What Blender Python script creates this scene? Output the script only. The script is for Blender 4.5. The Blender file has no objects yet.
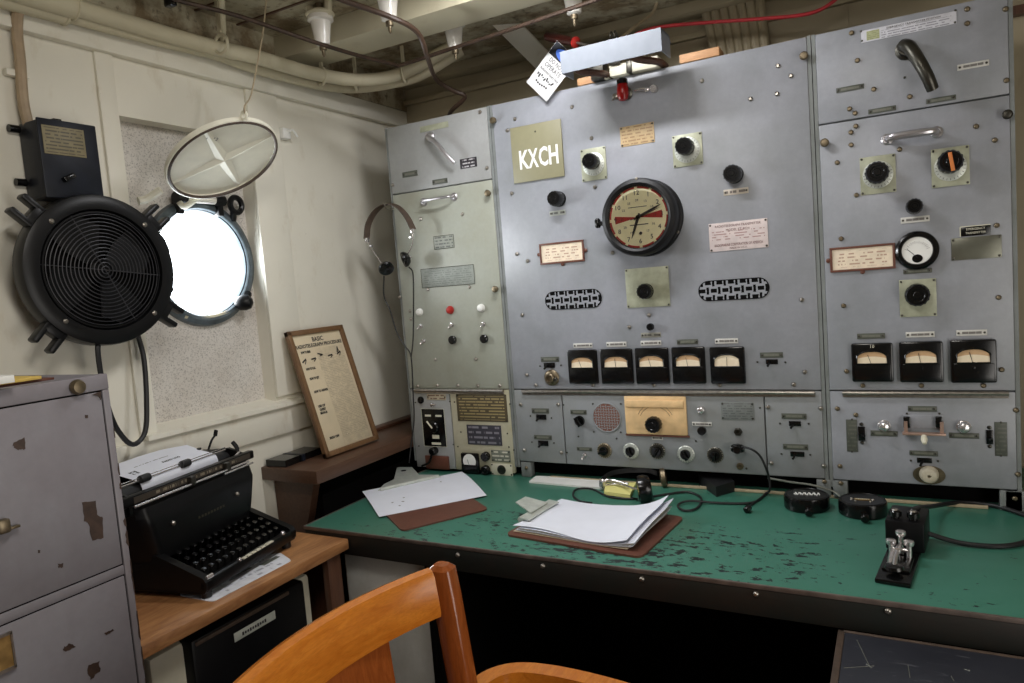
import bpy, bmesh, math, random
from mathutils import Vector, Matrix
random.seed(7)
SC = bpy.context.scene
COL = SC.collection
PI = math.pi

# ------------------------------------------------------------------ camera
FPX = 708.45
YAW, PIT, ROL = .500928, .0825942, -.0783233
CAM = Vector((1.56, -2.04, 1.408))
_f = Vector((-math.sin(YAW)*math.cos(PIT), math.cos(YAW)*math.cos(PIT), -math.sin(PIT)))
_r0 = Vector((math.cos(YAW), math.sin(YAW), 0)); _u0 = _r0.cross(_f)
_c, _s = math.cos(ROL), math.sin(ROL)
RGT = _r0*_c + _u0*_s; UPV = _u0*_c - _r0*_s; FWD = _f
cd = bpy.data.cameras.new('camera'); cd.sensor_width = 36; cd.lens = FPX/1024*36; cd.clip_start = .02
cam = bpy.data.objects.new('camera', cd); COL.objects.link(cam)
cam.matrix_world = Matrix(((RGT.x, UPV.x, -FWD.x, CAM.x), (RGT.y, UPV.y, -FWD.y, CAM.y), (RGT.z, UPV.z, -FWD.z, CAM.z), (0, 0, 0, 1)))
SC.camera = cam
def ray(px, py): return RGT*((px-512)/FPX) - UPV*((py-341.5)/FPX) + FWD
def onp(px, py, ax, v):
    d = ray(px, py); return CAM + d*((v-CAM[ax])/d[ax])
def oX(px, py, x): return onp(px, py, 0, x)
def oY(px, py, y=0.0): return onp(px, py, 1, y)
def oZ(px, py, z): return onp(px, py, 2, z)
def at(px, py, dep): return CAM + ray(px, py)*dep

# ------------------------------------------------------------------ mesh builder
def frame(d):
    d = Vector(d).normalized()
    a = Vector((0, 0, 1)) if abs(d.z) < .9 else Vector((1, 0, 0))
    x = a.cross(d).normalized(); y = d.cross(x).normalized()
    return x, y, d
class B:
    def __init__(s): s.bm = bmesh.new()
    def box(s, c, sz, bev=0, rot=None, seg=2):
        bm = s.bm; c = Vector(c)
        r = bmesh.ops.create_cube(bm, size=1)['verts']
        for v in r:
            v.co = Vector((v.co.x*sz[0], v.co.y*sz[1], v.co.z*sz[2]))
        if bev:
            es = list({e for v in r for e in v.link_edges})
            out = bmesh.ops.bevel(bm, geom=es, offset=bev, segments=seg, affect='EDGES', profile=.5)
            r = list({v for f in out['faces'] for v in f.verts} | {v for v in r if v.is_valid})
        for v in r:
            p = v.co
            if rot is not None: p = rot @ p
            v.co = p + c
        return s
    def bx(s, x0, x1, y0, y1, z0, z1, bev=0):
        return s.box(((x0+x1)/2, (y0+y1)/2, (z0+z1)/2), (abs(x1-x0), abs(y1-y0), abs(z1-z0)), bev)
    def lathe(s, o, d, prof, n=24, cap0=True, cap1=True, lobes=None):
        X, Y, Z = frame(d); o = Vector(o); bm = s.bm; rings = []
        for (r, h) in prof:
            ring = []
            for k in range(n):
                a = 2*PI*k/n; rr = r
                if lobes and lobes[1] <= h <= lobes[2]: rr = r*(1+lobes[3]*math.cos(lobes[0]*a))
                ring.append(bm.verts.new(o + X*(rr*math.cos(a)) + Y*(rr*math.sin(a)) + Z*h))
            rings.append(ring)
        for A, Bq in zip(rings, rings[1:]):
            for k in range(n):
                bm.faces.new((A[k], A[(k+1) % n], Bq[(k+1) % n], Bq[k]))
        if cap0: bm.faces.new(list(reversed(rings[0])))
        if cap1: bm.faces.new(rings[-1])
        return s
    def cyl(s, p0, p1, r0, r1=None, n=20):
        p0 = Vector(p0); p1 = Vector(p1)
        return s.lathe(p0, p1-p0, [(r0, 0), (r0 if r1 is None else r1, (p1-p0).length)], n)
    def tube(s, pts, r, n=8, sub=6, closed=False, radii=None):
        P = [Vector(p) for p in pts]
        if sub > 1 and len(P) > 2: P = smooth(P, sub, closed)
        bm = s.bm; rings = []; N = len(P)
        T = []
        for i in range(N):
            a = P[i-1] if (i > 0 or closed) else P[i]
            b = P[(i+1) % N] if (i < N-1 or closed) else P[i]
            T.append((b-a).normalized())
        x, y, _ = frame(T[0])
        for i in range(N):
            t = T[i]; x = (x - t*x.dot(t)).normalized(); y = t.cross(x)
            rr = r if radii is None else radii(i/(N-1))
            rings.append([bm.verts.new(P[i] + x*(rr*math.cos(2*PI*k/n)) + y*(rr*math.sin(2*PI*k/n))) for k in range(n)])
        M = N if closed else N-1
        for i in range(M):
            A, Q = rings[i], rings[(i+1) % N]
            for k in range(n): bm.faces.new((A[k], A[(k+1) % n], Q[(k+1) % n], Q[k]))
        if not closed:
            bm.faces.new(list(reversed(rings[0]))); bm.faces.new(rings[-1])
        return s
    def ring(s, o, d, R, r, n=48, m=8):
        X, Y, Z = frame(d); o = Vector(o)
        return s.tube([o + X*(R*math.cos(2*PI*k/n)) + Y*(R*math.sin(2*PI*k/n)) for k in range(n)], r, m, 1, True)
    def prism(s, pts, off):
        bm = s.bm; off = Vector(off); P = [Vector(p) for p in pts]
        nrm = Vector((0, 0, 0))
        for i in range(len(P)): nrm += P[i].cross(P[(i+1) % len(P)])
        if nrm.dot(off) > 0: P.reverse()
        a = [bm.verts.new(p) for p in P]; b = [bm.verts.new(p+off) for p in P]; n = len(P)
        bm.faces.new(a); bm.faces.new(list(reversed(b)))
        for k in range(n): bm.faces.new((a[(k+1) % n], a[k], b[k], b[(k+1) % n]))
        return s
    def strip(s, path, width, thick):          # flat strap: path of (point, widthdir, thickdir)
        bm = s.bm; R = []
        for p, w, t in path:
            p = Vector(p); w = Vector(w).normalized()*width/2; t = Vector(t).normalized()*thick/2
            R.append([bm.verts.new(q) for q in (p-w-t, p+w-t, p+w+t, p-w+t)])
        for A, Q in zip(R, R[1:]):
            for k in range(4): bm.faces.new((A[k], A[(k+1) % 4], Q[(k+1) % 4], Q[k]))
        bm.faces.new(list(reversed(R[0]))); bm.faces.new(R[-1])
        return s
    def grid(s, fn, nu, nv, thick=None):
        bm = s.bm; V = [[bm.verts.new(fn(i/nu, j/nv)) for j in range(nv+1)] for i in range(nu+1)]
        for i in range(nu):
            for j in range(nv): bm.faces.new((V[i][j], V[i+1][j], V[i+1][j+1], V[i][j+1]))
        if thick:
            W = [[bm.verts.new(Vector(fn(i/nu, j/nv))-Vector(thick)) for j in range(nv+1)] for i in range(nu+1)]
            for i in range(nu):
                for j in range(nv): bm.faces.new((W[i][j], W[i][j+1], W[i+1][j+1], W[i+1][j]))
            for i in range(nu):
                bm.faces.new((V[i+1][0], V[i][0], W[i][0], W[i+1][0])); bm.faces.new((V[i][nv], V[i+1][nv], W[i+1][nv], W[i][nv]))
            for j in range(nv):
                bm.faces.new((V[0][j], V[0][j+1], W[0][j+1], W[0][j])); bm.faces.new((V[nu][j+1], V[nu][j], W[nu][j], W[nu][j+1]))
        return s
    def merge(s, mesh, mat):
        bm2 = bmesh.new(); bm2.from_mesh(mesh); bm2.transform(mat)
        me = bpy.data.meshes.new('t'); bm2.to_mesh(me); bm2.free(); s.bm.from_mesh(me); bpy.data.meshes.remove(me)
        return s
def smooth(P, sub, closed=False):
    out = []; n = len(P)
    M = n if closed else n-1
    for i in range(M):
        p1, p2 = P[i], P[(i+1) % n]
        p0 = P[i-1] if (i > 0 or closed) else p1*2-p2
        p3 = P[(i+2) % n] if (i+2 < n or closed) else p2*2-p1
        for k in range(sub):
            t = k/sub
            out.append(.5*((2*p1) + (p2-p0)*t + (2*p0-5*p1+4*p2-p3)*t*t + (3*p1-p0-3*p2+p3)*t**3))
    if not closed: out.append(P[-1])
    return out

WL = {}
def wl(o): return WL.get(o.name, Vector((0, 0, 0)))
def fin(name, b, ang=35):
    bmesh.ops.recalc_face_normals(b.bm, faces=b.bm.faces)
    me = bpy.data.meshes.new(name); b.bm.to_mesh(me); b.bm.free()
    for p in me.polygons: p.use_smooth = True
    me.set_sharp_from_angle(angle=math.radians(ang))
    return me
def ob(name, b, mat, parent=None, loc=None, ang=35):
    """one mesh object; geometry of b is in world space (or in the rotated parent's own space)"""
    if loc is None:
        vs = [v.co for v in b.bm.verts]
        lo = [min(v[i] for v in vs) for i in range(3)]; hi = [max(v[i] for v in vs) for i in range(3)]
        loc = Vector([(lo[i]+hi[i])/2 for i in range(3)])
        if parent is None: loc.z = lo[2]
    loc = Vector(loc)
    for v in b.bm.verts: v.co -= loc
    me = fin(name, b, ang)
    if mat is not None: me.materials.append(mat)
    return place(name, me, parent, loc)
def place(name, me, parent, loc, rot=None):
    o = bpy.data.objects.new(name, me); COL.objects.link(o); loc = Vector(loc)
    if parent is not None:
        o.parent = parent; o.location = loc - wl(parent)
    else: o.location = loc
    if rot is not None: o.rotation_euler = rot
    WL[o.name] = loc
    return o
def tag(o, label, cat, group=None):
    o['label'] = label; o['category'] = cat
    if group: o['group'] = group
    return o
def thing(name, label, cat, loc, group=None, rotz=None):
    o = bpy.data.objects.new(name, None); COL.objects.link(o); o.location = Vector(loc)
    o.empty_display_size = .05
    WL[o.name] = Vector(loc)
    if rotz is not None:
        o.rotation_euler = (0, 0, rotz); WL[o.name] = Vector((0, 0, 0))
    return tag(o, label, cat, group)
def struct(name, b, mat, parent=None):
    o = ob(name, b, mat, parent)
    if parent is None: o['kind'] = 'structure'
    return o

# ------------------------------------------------------------------ materials
def srgb(r, g, b):
    f = lambda c: ((c/255)/12.92 if c/255 <= .04045 else ((c/255+.055)/1.055)**2.4)
    return (f(r), f(g), f(b), 1)
class NT:
    def __init__(s, name):
        s.m = bpy.data.materials.new(name); s.m.use_nodes = True; s.t = s.m.node_tree
        s.p = s.t.nodes['Principled BSDF']; s.tc = s.n('ShaderNodeTexCoord')
    def n(s, t, **k):
        o = s.t.nodes.new(t)
        for a, b in k.items(): setattr(o, a, b)
        return o
    def l(s, a, b): s.t.links.new(a, b)
    def val(s, sock, v):
        if hasattr(v, 'is_output'): s.l(v, sock)
        else: sock.default_value = v
    def math(s, op, a, b=0.0, c=None):
        o = s.n('ShaderNodeMath', operation=op); s.val(o.inputs[0], a); s.val(o.inputs[1], b)
        if c is not None: s.val(o.inputs[2], c)
        return o.outputs[0]
    def noise(s, scale, detail=4, rough=.55, vec=None, stretch=None, dist=0):
        o = s.n('ShaderNodeTexNoise'); o.inputs['Scale'].default_value = scale
        o.inputs['Detail'].default_value = detail; o.inputs['Roughness'].default_value = rough
        o.inputs['Distortion'].default_value = dist
        v = vec or s.tc.outputs['Object']
        if stretch:
            mp = s.n('ShaderNodeMapping'); s.l(v, mp.inputs[0]); mp.inputs['Scale'].default_value = stretch; v = mp.outputs[0]
        s.l(v, o.inputs['Vector']); return o.outputs['Fac']
    def ramp(s, fac, a, b, ca=(0, 0, 0, 1), cb=(1, 1, 1, 1)):
        o = s.n('ShaderNodeValToRGB'); s.l(fac, o.inputs[0])
        o.color_ramp.elements[0].position = a; o.color_ramp.elements[1].position = b
        o.color_ramp.elements[0].color = ca; o.color_ramp.elements[1].color = cb
        return o.outputs[0]
    def mix(s, fac, a, b):
        o = s.n('ShaderNodeMix', data_type='RGBA'); s.val(o.inputs[0], fac); s.val(o.inputs[6], a); s.val(o.inputs[7], b)
        return o.outputs[2]
    def col(s, v): s.val(s.p.inputs['Base Color'], v); return s
    def rough(s, v): s.val(s.p.inputs['Roughness'], v); return s
    def bump(s, h, strength=.3, dist=.002):
        o = s.n('ShaderNodeBump'); o.inputs['Strength'].default_value = strength; o.inputs['Distance'].default_value = dist
        s.l(h, o.inputs['Height']); s.l(o.outputs[0], s.p.inputs['Normal']); return s
    def wpos(s): return s.n('ShaderNodeNewGeometry').outputs['Position']
def dk(c, k): return (c[0]*k, c[1]*k, c[2]*k, 1)
def plain(name, c, rough=.5, metal=0, var=.12, scale=30, spec=None):
    N = NT(name); f = N.noise(scale, 3)
    N.col(N.mix(N.ramp(f, .3, .7), dk(c, 1-var), dk(c, 1+var))).rough(rough)
    N.p.inputs['Metallic'].default_value = metal
    if spec is not None: N.p.inputs['Specular IOR Level'].default_value = spec
    return N.m
def painted(name, c, stain, rough=.42, amt=.5, chips=None, chipthr=.70):
    N = NT(name); w = N.wpos()
    a = N.noise(5, 7, .68, w); b = N.noise(70, 4, .6, w); v = N.noise(7, 5, .65, w, (1.6, 1.6, .35))
    base = N.mix(N.ramp(a, .38, .68), c, N.mix(min(1, amt*1.7), c, stain)); base = N.mix(N.math('MULTIPLY', N.ramp(v, .5, .75), .45), base, stain)
    base = N.mix(N.math('MULTIPLY', N.ramp(b, .35, .75), .26), base, dk(c, .72))
    if chips:
        k = N.noise(26, 5, .65, w); base = N.mix(N.ramp(k, chipthr, chipthr+.015), base, chips)
    N.col(base).rough(rough); N.bump(b, .10, .001)
    return N.m
def wood(name, c1, c2, rough=.35, axis=(1, 12, 12), scale=6):
    N = NT(name)
    f = N.noise(scale, 6, .62, None, axis, 1.2); g = N.noise(scale*9, 3, .5, None, axis)
    cc = N.mix(N.ramp(f, .3, .72), c1, c2); cc = N.mix(N.math('MULTIPLY', N.ramp(g, .45, .7), .35), cc, dk(c1, .5))
    N.col(cc).rough(rough); N.bump(g, .12, .001)
    return N.m
def printed(name, base, ink, w, h, rows, ax='XZ', rough=.5, metal=0, word=70, x0=-1, x1=1, z0=-1, z1=1, thr=.47):
    """illegible fine print: rows of broken dashes inside a rectangle of half size w,h (object space)"""
    N = NT(name); sp = N.n('ShaderNodeSeparateXYZ'); N.l(N.tc.outputs['Object'], sp.inputs[0])
    X = sp.outputs[ax[0]]; Z = sp.outputs[ax[1]]
    v = N.math('MULTIPLY', N.math('ADD', N.math('DIVIDE', Z, 2*h), .5), rows)
    fr = N.math('FRACT', v); fl = N.math('FLOOR', v)
    line = N.math('MULTIPLY', N.math('GREATER_THAN', fr, .3), N.math('LESS_THAN', fr, .72))
    cb = N.n('ShaderNodeCombineXYZ'); N.l(N.math('MULTIPLY', X, word/w), cb.inputs[0]); N.l(N.math('MULTIPLY', fl, 7.3), cb.inputs[1])
    ns = N.n('ShaderNodeTexNoise'); ns.inputs['Scale'].default_value = .35; ns.inputs['Detail'].default_value = 3; N.l(cb.outputs[0], ns.inputs['Vector'])
    wd = N.math('GREATER_THAN', ns.outputs['Fac'], thr)
    u = N.math('DIVIDE', X, w); t = N.math('DIVIDE', Z, h)
    ins = N.math('MULTIPLY', N.math('MULTIPLY', N.math('GREATER_THAN', u, x0*.9), N.math('LESS_THAN', u, x1*.9)),
                 N.math('MULTIPLY', N.math('GREATER_THAN', t, z0*.88), N.math('LESS_THAN', t, z1*.88)))
    fac = N.math('MULTIPLY', N.math('MULTIPLY', line, wd), ins)
    bn = N.noise(40, 4); bc = N.mix(N.ramp(bn, .35, .7), base, dk(base, .82))
    N.col(N.mix(N.math('MULTIPLY', fac, .8), bc, ink)).rough(rough); N.p.inputs['Metallic'].default_value = metal
    return N.m
def glassy(name):
    N = NT(name); t = N.t; t.nodes.remove(N.p)
    a = N.n('ShaderNodeBsdfTransparent'); g = N.n('ShaderNodeBsdfGlossy'); g.inputs['Roughness'].default_value = .03
    fr = N.n('ShaderNodeFresnel'); fr.inputs[0].default_value = 1.45
    m = N.n('ShaderNodeMixShader'); N.l(fr.outputs[0], m.inputs[0]); N.l(a.outputs[0], m.inputs[1]); N.l(g.outputs[0], m.inputs[2])
    N.l(m.outputs[0], t.nodes['Material Output'].inputs[0]); return N.m
PANEL_C = srgb(153, 155, 163)
M = {}
M['panel'] = painted('grey_enamel_panel', PANEL_C, srgb(128, 132, 134), .38, .5)
M['panel_green'] = painted('grey_green_enamel', srgb(168, 172, 162), srgb(154, 154, 138), .4, .5)
M['panel_blue'] = painted('blue_grey_enamel', srgb(164, 165, 165), srgb(142, 144, 140), .4, .5)
M['panel_pale'] = painted('pale_grey_enamel', srgb(142, 145, 149), srgb(130, 132, 128), .4, .5)
M['panel_cream'] = painted('cream_enamel', srgb(196, 192, 170), srgb(168, 160, 130), .45, .6)
M['frame'] = painted('dark_green_grey_frame', srgb(132, 136, 136), srgb(96, 100, 96), .5, .6, srgb(60, 50, 40), .7)
M['dark'] = plain('dark_interior', srgb(9, 8, 8), .8, 0, .1, 30, .1)  # also paints the deep shade under desk and cabinets
M['black'] = plain('black_bakelite', srgb(11, 11, 12), .22, 0, .2, 30, .45)
M['blackm'] = plain('black_enamel', srgb(10, 10, 12), .42, 0, .25, 30, .25)
M['blackc'] = plain('black_crinkle_paint', srgb(12, 12, 14), .45, 0, .2, 300, .3)
M['blacks'] = plain('black_satin_metal', srgb(10, 10, 12), .36, 0, .2, 30, .3)
M['navy'] = plain('navy_black_enamel', srgb(22, 26, 36), .42, 0, .25, 30, .3)
M['rubber'] = plain('black_rubber', srgb(24, 24, 26), .5)
M['chrome'] = plain('chrome', srgb(212, 208, 208), .26, .85, .1)
M['alu'] = plain('polished_aluminium', srgb(186, 183, 186), .30, .8, .1)
M['steel'] = plain('worn_steel', srgb(160, 154, 146), .32, .9, .2, 90)
M['bronze'] = plain('weathered_bronze', srgb(120, 108, 88), .42, .8, .3, 60)
M['darksteel'] = plain('dark_gunmetal', srgb(76, 74, 68), .35, .85, .2, 60)
M['brass'] = plain('aged_brass', srgb(178, 146, 92), .35, .7, .25, 60)
M['plate'] = plain('grey_etched_plate', srgb(124, 126, 118), .4, .5, .2, 90)
M['plate_green'] = plain('grey_green_dial_plate', srgb(164, 166, 144), .42, .15, .15, 40)
M['plate_light'] = plain('pale_metal_dial', srgb(196, 200, 192), .35, .3, .12, 40)
M['pale'] = plain('ivory_enamel', srgb(214, 210, 190), .4, 0, .06)
M['coverpaint'] = plain('cream_white_gloss', srgb(240, 237, 220), .4, 0, .04)
M['tagwhite'] = plain('white_card', srgb(206, 206, 206), .6, 0, .04)
M['white'] = plain('white_paint', srgb(232, 232, 228), .4, 0, .05)
M['porcelain'] = plain('white_glazed_porcelain', srgb(226, 222, 214), .15, 0, .05)
M['ink'] = plain('dark_ink', srgb(34, 30, 30), .6)
M['graylight'] = plain('light_grey_enamel', srgb(122, 128, 137), .4, 0, .06)
M['orange'] = plain('orange_paint', srgb(205, 120, 60), .5)
M['red'] = plain('red_paint', srgb(170, 40, 34), .45)
M['redjewel'] = plain('red_jewel_glass', srgb(130, 8, 8), .2)
M['redcable'] = plain('red_cable_sheath', srgb(205, 52, 62), .45)
M['beige'] = plain('beige_cable_sheath', srgb(176, 160, 132), .5)
M['browncable'] = plain('brown_cable_sheath', srgb(64, 46, 34), .5)
M['paper'] = plain('white_paper', srgb(226, 229, 240), .7, 0, .03, 12)
M['paper_warm'] = plain('aged_paper', srgb(222, 208, 180), .7, 0, .06, 12)
M['yellowpaper'] = plain('yellow_paper', srgb(226, 220, 140), .7, 0, .04)
M['glass'] = glassy('clear_glass')
M['wire'] = plain('galvanised_wire', srgb(150, 140, 120), .4, .6)
M['rust'] = plain('rusty_copper_rod', srgb(58, 42, 30), .55, .3, .35, 40)
M['hard'] = wood('brown_hardboard', srgb(96, 58, 46), srgb(112, 70, 56), .4, (1, 1, 1), 40)
M['chairwood'] = wood('varnished_oak', srgb(204, 126, 44), srgb(176, 98, 28), .16, (10, 2, 14), 5)
M['tablewood'] = wood('brown_oak', srgb(184, 134, 88), srgb(122, 76, 44), .42, (9, 1.6, 9), 4)
M['darkwood'] = wood('dark_brown_wood', srgb(92, 62, 46), srgb(70, 44, 32), .4, (12, 12, 1), 6)
M['shelfwood'] = wood('brown_painted_wood', srgb(94, 68, 52), srgb(74, 50, 38), .4, (14, 1.2, 14), 6)
M['framewood'] = wood('frame_oak', srgb(128, 96, 66), srgb(104, 76, 50), .4, (8, 8, 1), 8)
M['blockwood'] = wood('pale_wood', srgb(206, 160, 116), srgb(186, 138, 98), .6, (1, 10, 10), 8)
M['leather'] = plain('brown_leather', srgb(74, 60, 50), .55, 0, .25, 60)
M['meterface'] = plain('cream_meter_card', srgb(232, 216, 188), .6, 0, .08, 30)
M['metershade'] = plain('shaded_meter_card', srgb(196, 160, 120), .6, 0, .12, 30)  # bezel shadow put into the colour of the upper meter face
M['dialface'] = plain('aged_dial', srgb(250, 244, 204), .45, 0, .05, 30)
M['tanplate'] = plain('tan_stained_card', srgb(226, 190, 140), .5, 0, .14, 25)
M['clothgrille'] = plain('brown_speaker_cloth', srgb(120, 76, 62), .8, 0, .2, 200)
M['blue'] = plain('blue_ink', srgb(52, 96, 190), .5)
M['stand'] = None

def mk_desk():
    N = NT('worn_green_linoleum'); w = N.wpos()
    g = N.mix(N.ramp(N.noise(6, 5, .6, w), .3, .75), srgb(56, 112, 94), srgb(66, 120, 104))
    sp = N.n('ShaderNodeSeparateXYZ'); N.l(w, sp.inputs[0])
    # wear concentrated along the working edge of the desk
    fx = N.math('SUBTRACT', 1.0, N.math('ABSOLUTE', N.math('MULTIPLY', N.math('SUBTRACT', sp.outputs[0], .88), 1.1)))
    fy = N.math('SUBTRACT', 1.0, N.math('ABSOLUTE', N.math('MULTIPLY', N.math('ADD', sp.outputs[1], .50), 3.4)))
    wear = N.math('MAXIMUM', 0.0, N.math('MINIMUM', fx, fy))
    k = N.noise(44, 6, .66, w, (.8, 1.35, 1)); big = N.noise(5, 2, .5, w)
    t = N.math('ADD', k, N.math('ADD', N.math('MULTIPLY', wear, .20), N.math('MULTIPLY', N.math('SUBTRACT', big, .5), .25)))
    c = N.mix(N.ramp(t, .685, .70), g, srgb(26, 40, 40))
    N.col(c).rough(.36); N.bump(N.ramp(t, .68, .705, (1, 1, 1, 1), (0, 0, 0, 1)), .25, .001)
    return N.m
M['desk'] = mk_desk()
def mk_wall(name, c, s, thr=.78):
    N = NT(name); w = N.wpos()
    a = N.noise(2.2, 6, .6, w); b = N.noise(14, 5, .65, w, (1, 1, .5)); d = N.noise(45, 3, .6, w, (1, 2, 1))
    col = N.mix(N.ramp(a, .35, .75), c, dk(c, .9)); col = N.mix(N.math('MULTIPLY', N.ramp(b, .58, .8), .45), col, s)
    col = N.mix(N.math('MULTIPLY', N.ramp(d, thr, thr+.03), .6), col, dk(s, .45))
    N.col(col).rough(.55); N.bump(b, .15, .002); return N.m
M['wall'] = mk_wall('old_cream_wall_paint', srgb(232, 228, 214), srgb(190, 176, 148))
M['walltan'] = mk_wall('tan_wall_paint', srgb(168, 156, 130), srgb(140, 124, 96))
M['trim'] = mk_wall('cream_trim_paint', srgb(234, 230, 216), srgb(176, 152, 116), .74)
M['pipe'] = mk_wall('cream_pipe_paint', srgb(200, 192, 166), srgb(160, 142, 110), .76)
def mk_ceiling():
    N = NT('peeling_ceiling_paint'); w = N.wpos()
    a = N.noise(9, 6, .65, w); b = N.noise(40, 5, .6, w)
    c = N.mix(N.ramp(a, .42, .6), srgb(178, 170, 146), srgb(124, 108, 82)); c = N.mix(N.math('MULTIPLY', N.ramp(b, .55, .68), .7), c, srgb(84, 70, 52))
    N.col(c).rough(.8); N.bump(a, .3, .004); return N.m
M['ceiling'] = mk_ceiling()
def mk_speckle():
    N = NT('speckled_perforated_board'); w = N.wpos()
    v = N.n('ShaderNodeTexVoronoi'); v.inputs['Scale'].default_value = 210; N.l(w, v.inputs['Vector'])
    b = N.noise(120, 4, .7, w); a = N.noise(5, 4, .6, w)
    c = N.mix(N.ramp(a, .3, .75), srgb(220, 216, 210), srgb(194, 186, 176))
    sp = N.ramp(v.outputs['Distance'], .2, .55, (1, 1, 1, 1), (0, 0, 0, 1))
    c = N.mix(N.math('MULTIPLY', N.math('MULTIPLY', sp, N.ramp(b, .34, .62)), .62), c, srgb(70, 62, 56))
    N.col(c).rough(.7); N.bump(b, .3, .002); return N.m
M['speckle'] = mk_speckle()
M['cabinet'] = painted('lilac_grey_enamel', srgb(138, 136, 142), srgb(124, 117, 122), .42, .5, srgb(66, 46, 40), .735)
def mk_stand():
    N = NT('scratched_slate_black_top'); f = N.noise(7, 4, .6); s = N.noise(30, 2, .5, None, (.4, 3, 1), 2)
    c = N.mix(N.ramp(f, .3, .75), srgb(36, 38, 46), srgb(48, 50, 58)); c = N.mix(N.math('MULTIPLY', N.ramp(s, .66, .7), .25), c, srgb(120, 120, 126))
    N.col(c).rough(.42); return N.m
M['stand'] = mk_stand()
M['floor'] = plain('brown_deck_linoleum', srgb(74, 52, 44), .5, 0, .2, 8)
M['apron'] = painted('black_green_edge', srgb(26, 30, 27), srgb(40, 30, 25), .5, .7, srgb(60, 42, 34), .72)

# ------------------------------------------------------------------ text
def textmesh(body, size, ext=.0003, font_scale_x=1.0, align='CENTER', bold=0.0):
    cu = bpy.data.curves.new('lettering', 'FONT'); cu.body = body; cu.size = size; cu.extrude = ext
    cu.align_x = align; cu.align_y = 'CENTER'; cu.resolution_u = 2; cu.offset = bold; cu.space_character = 1.05
    o = bpy.data.objects.new('lettering', cu); COL.objects.link(o)
    me = bpy.data.meshes.new_from_object(o); bpy.data.objects.remove(o); bpy.data.curves.remove(cu)
    if font_scale_x != 1:
        for v in me.vertices: v.co.x *= font_scale_x
    me.name = 'lettering'; me.materials.clear()
    return me
def textfit(lines, w, mat4, ink, parent, name='lettering', bold=0.0):
    """lines: (text, xc, yc, height, width or None) laid out in a plane given by mat4 (x right, y up, z out), one mesh"""
    b = B()
    for (t, xc, yc, h, wd) in lines:
        me = textmesh(t, h*1.38, .00025, 1, 'CENTER', bold)
        xs = [v.co.x for v in me.vertices]; W = max(xs)-min(xs)
        k = wd/W if wd else 1
        b.merge(me, mat4 @ Matrix.Translation((xc, yc, 0)) @ Matrix.Diagonal((k, 1, 1, 1))); bpy.data.meshes.remove(me)
    return ob(name, b, ink, parent)
def panelmat(x, z, y=0.0, tilt=0.0):         # text plane on a front facing -y
    return Matrix.Translation((x, y, z)) @ Matrix.Rotation(tilt, 4, 'Y') @ Matrix.Rotation(PI/2, 4, 'X')

# ------------------------------------------------------------------ radio racks
XA, XB, XC, XD = 0.0, .426, 1.385, 1.813
ZT = 1.98; ZB = .812; DESK = .76
PT = .012                                   # thickness of a front panel
def rc(cx, cy, w, h):
    p = oY(cx, cy); W = oY(cx+w/2, cy).x-oY(cx-w/2, cy).x; H = oY(cx, cy-h/2).z-oY(cx, cy+h/2).z
    return p.x, p.z, W, H
def cq(*q):
    P = [oY(*p) for p in q]
    return (sum(p.x for p in P)/4, sum(p.z for p in P)/4, ((P[1].x-P[0].x)+(P[2].x-P[3].x))/2, ((P[0].z-P[3].z)+(P[1].z-P[2].z))/2)
def rad(cx, cy, r): return rc(cx, cy, 2*r, 2*r)[3]/2

def rack(name, label, x0, x1, panels, group=None):
    t = thing(name, label, 'radio cabinet', ((x0+x1)/2, .2, DESK))
    g = .004
    b = B(); b.bx(x0+.002, x1-.002, PT, .40, ZB-.002, ZT-.003)
    ob('cabinet_body', b, M['frame'], t)
    b = B()                                  # thin frame rails seen between the panels
    b.bx(x0+.001, x0+.010, .002, PT, ZB-.02, ZT); ob('frame_rail', b, M['frame'], t)
    b = B(); b.bx(x1-.010, x1-.001, .002, PT, ZB-.02, ZT); ob('frame_rail', b, M['frame'], t)
    b = B(); b.bx(x0+.012, x1-.012, .06, .07, DESK, ZB); ob('gap_shade_sheet', b, M['dark'], t)  # near-black sheet painting the shade in the gap under the cabinet
    for (px0, px1, z0, z1, mat, nm) in panels:
        b = B(); b.bx(px0+(.0105 if px0 == x0 else .0018), px1-(.0105 if px1 == x1 else .0018), 0, PT, z0+.0018, z1-.0018, .0022); ob(nm, b, M[mat], t)
    return t
zdiv = oY(442, 187).z
zs = oY(660, 390).z                          # height of the piano-hinge line
zs2 = oY(925, 391).z
xl = oY(452.5, 430).x
left = rack('radio_cabinet', 'narrow grey-green radio cabinet next to the cream wall, headphones hanging over its edge', XA, XB,
            [(XA, XB, zdiv, ZT, 'panel_blue', 'top_panel'), (XA, XB, zs, zdiv, 'panel_green', 'door_panel'),
             (XA, xl, .768, zs, 'panel_blue', 'lower_panel'), (xl, XB, .768, zs, 'panel_cream', 'lower_panel')])
xm1, xm2 = oY(564, 430).x, oY(765.5, 430).x
main = rack('radio_cabinet', 'wide grey radio transmitter cabinet carrying the round black clock and five square meters', XB, XC,
            [(XB, XC, zs, ZT, 'panel', 'front_panel'), (XB, xm1, ZB, zs, 'panel_pale', 'lower_panel'),
             (xm1, xm2, ZB, zs, 'panel_pale', 'lower_panel'), (xm2, XC, ZB, zs, 'panel_pale', 'lower_panel')])
zr = oY(918, 109).z
right = rack('radio_cabinet', 'narrow grey emergency transmitter cabinet with three square meters and one small round meter', XC, XD,
             [(XC, XD, zr, ZT, 'panel', 'top_panel'), (XC, XD, zs2, zr, 'panel', 'front_panel'), (XC, XD, ZB, zs2, 'panel', 'lower_panel')])

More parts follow.
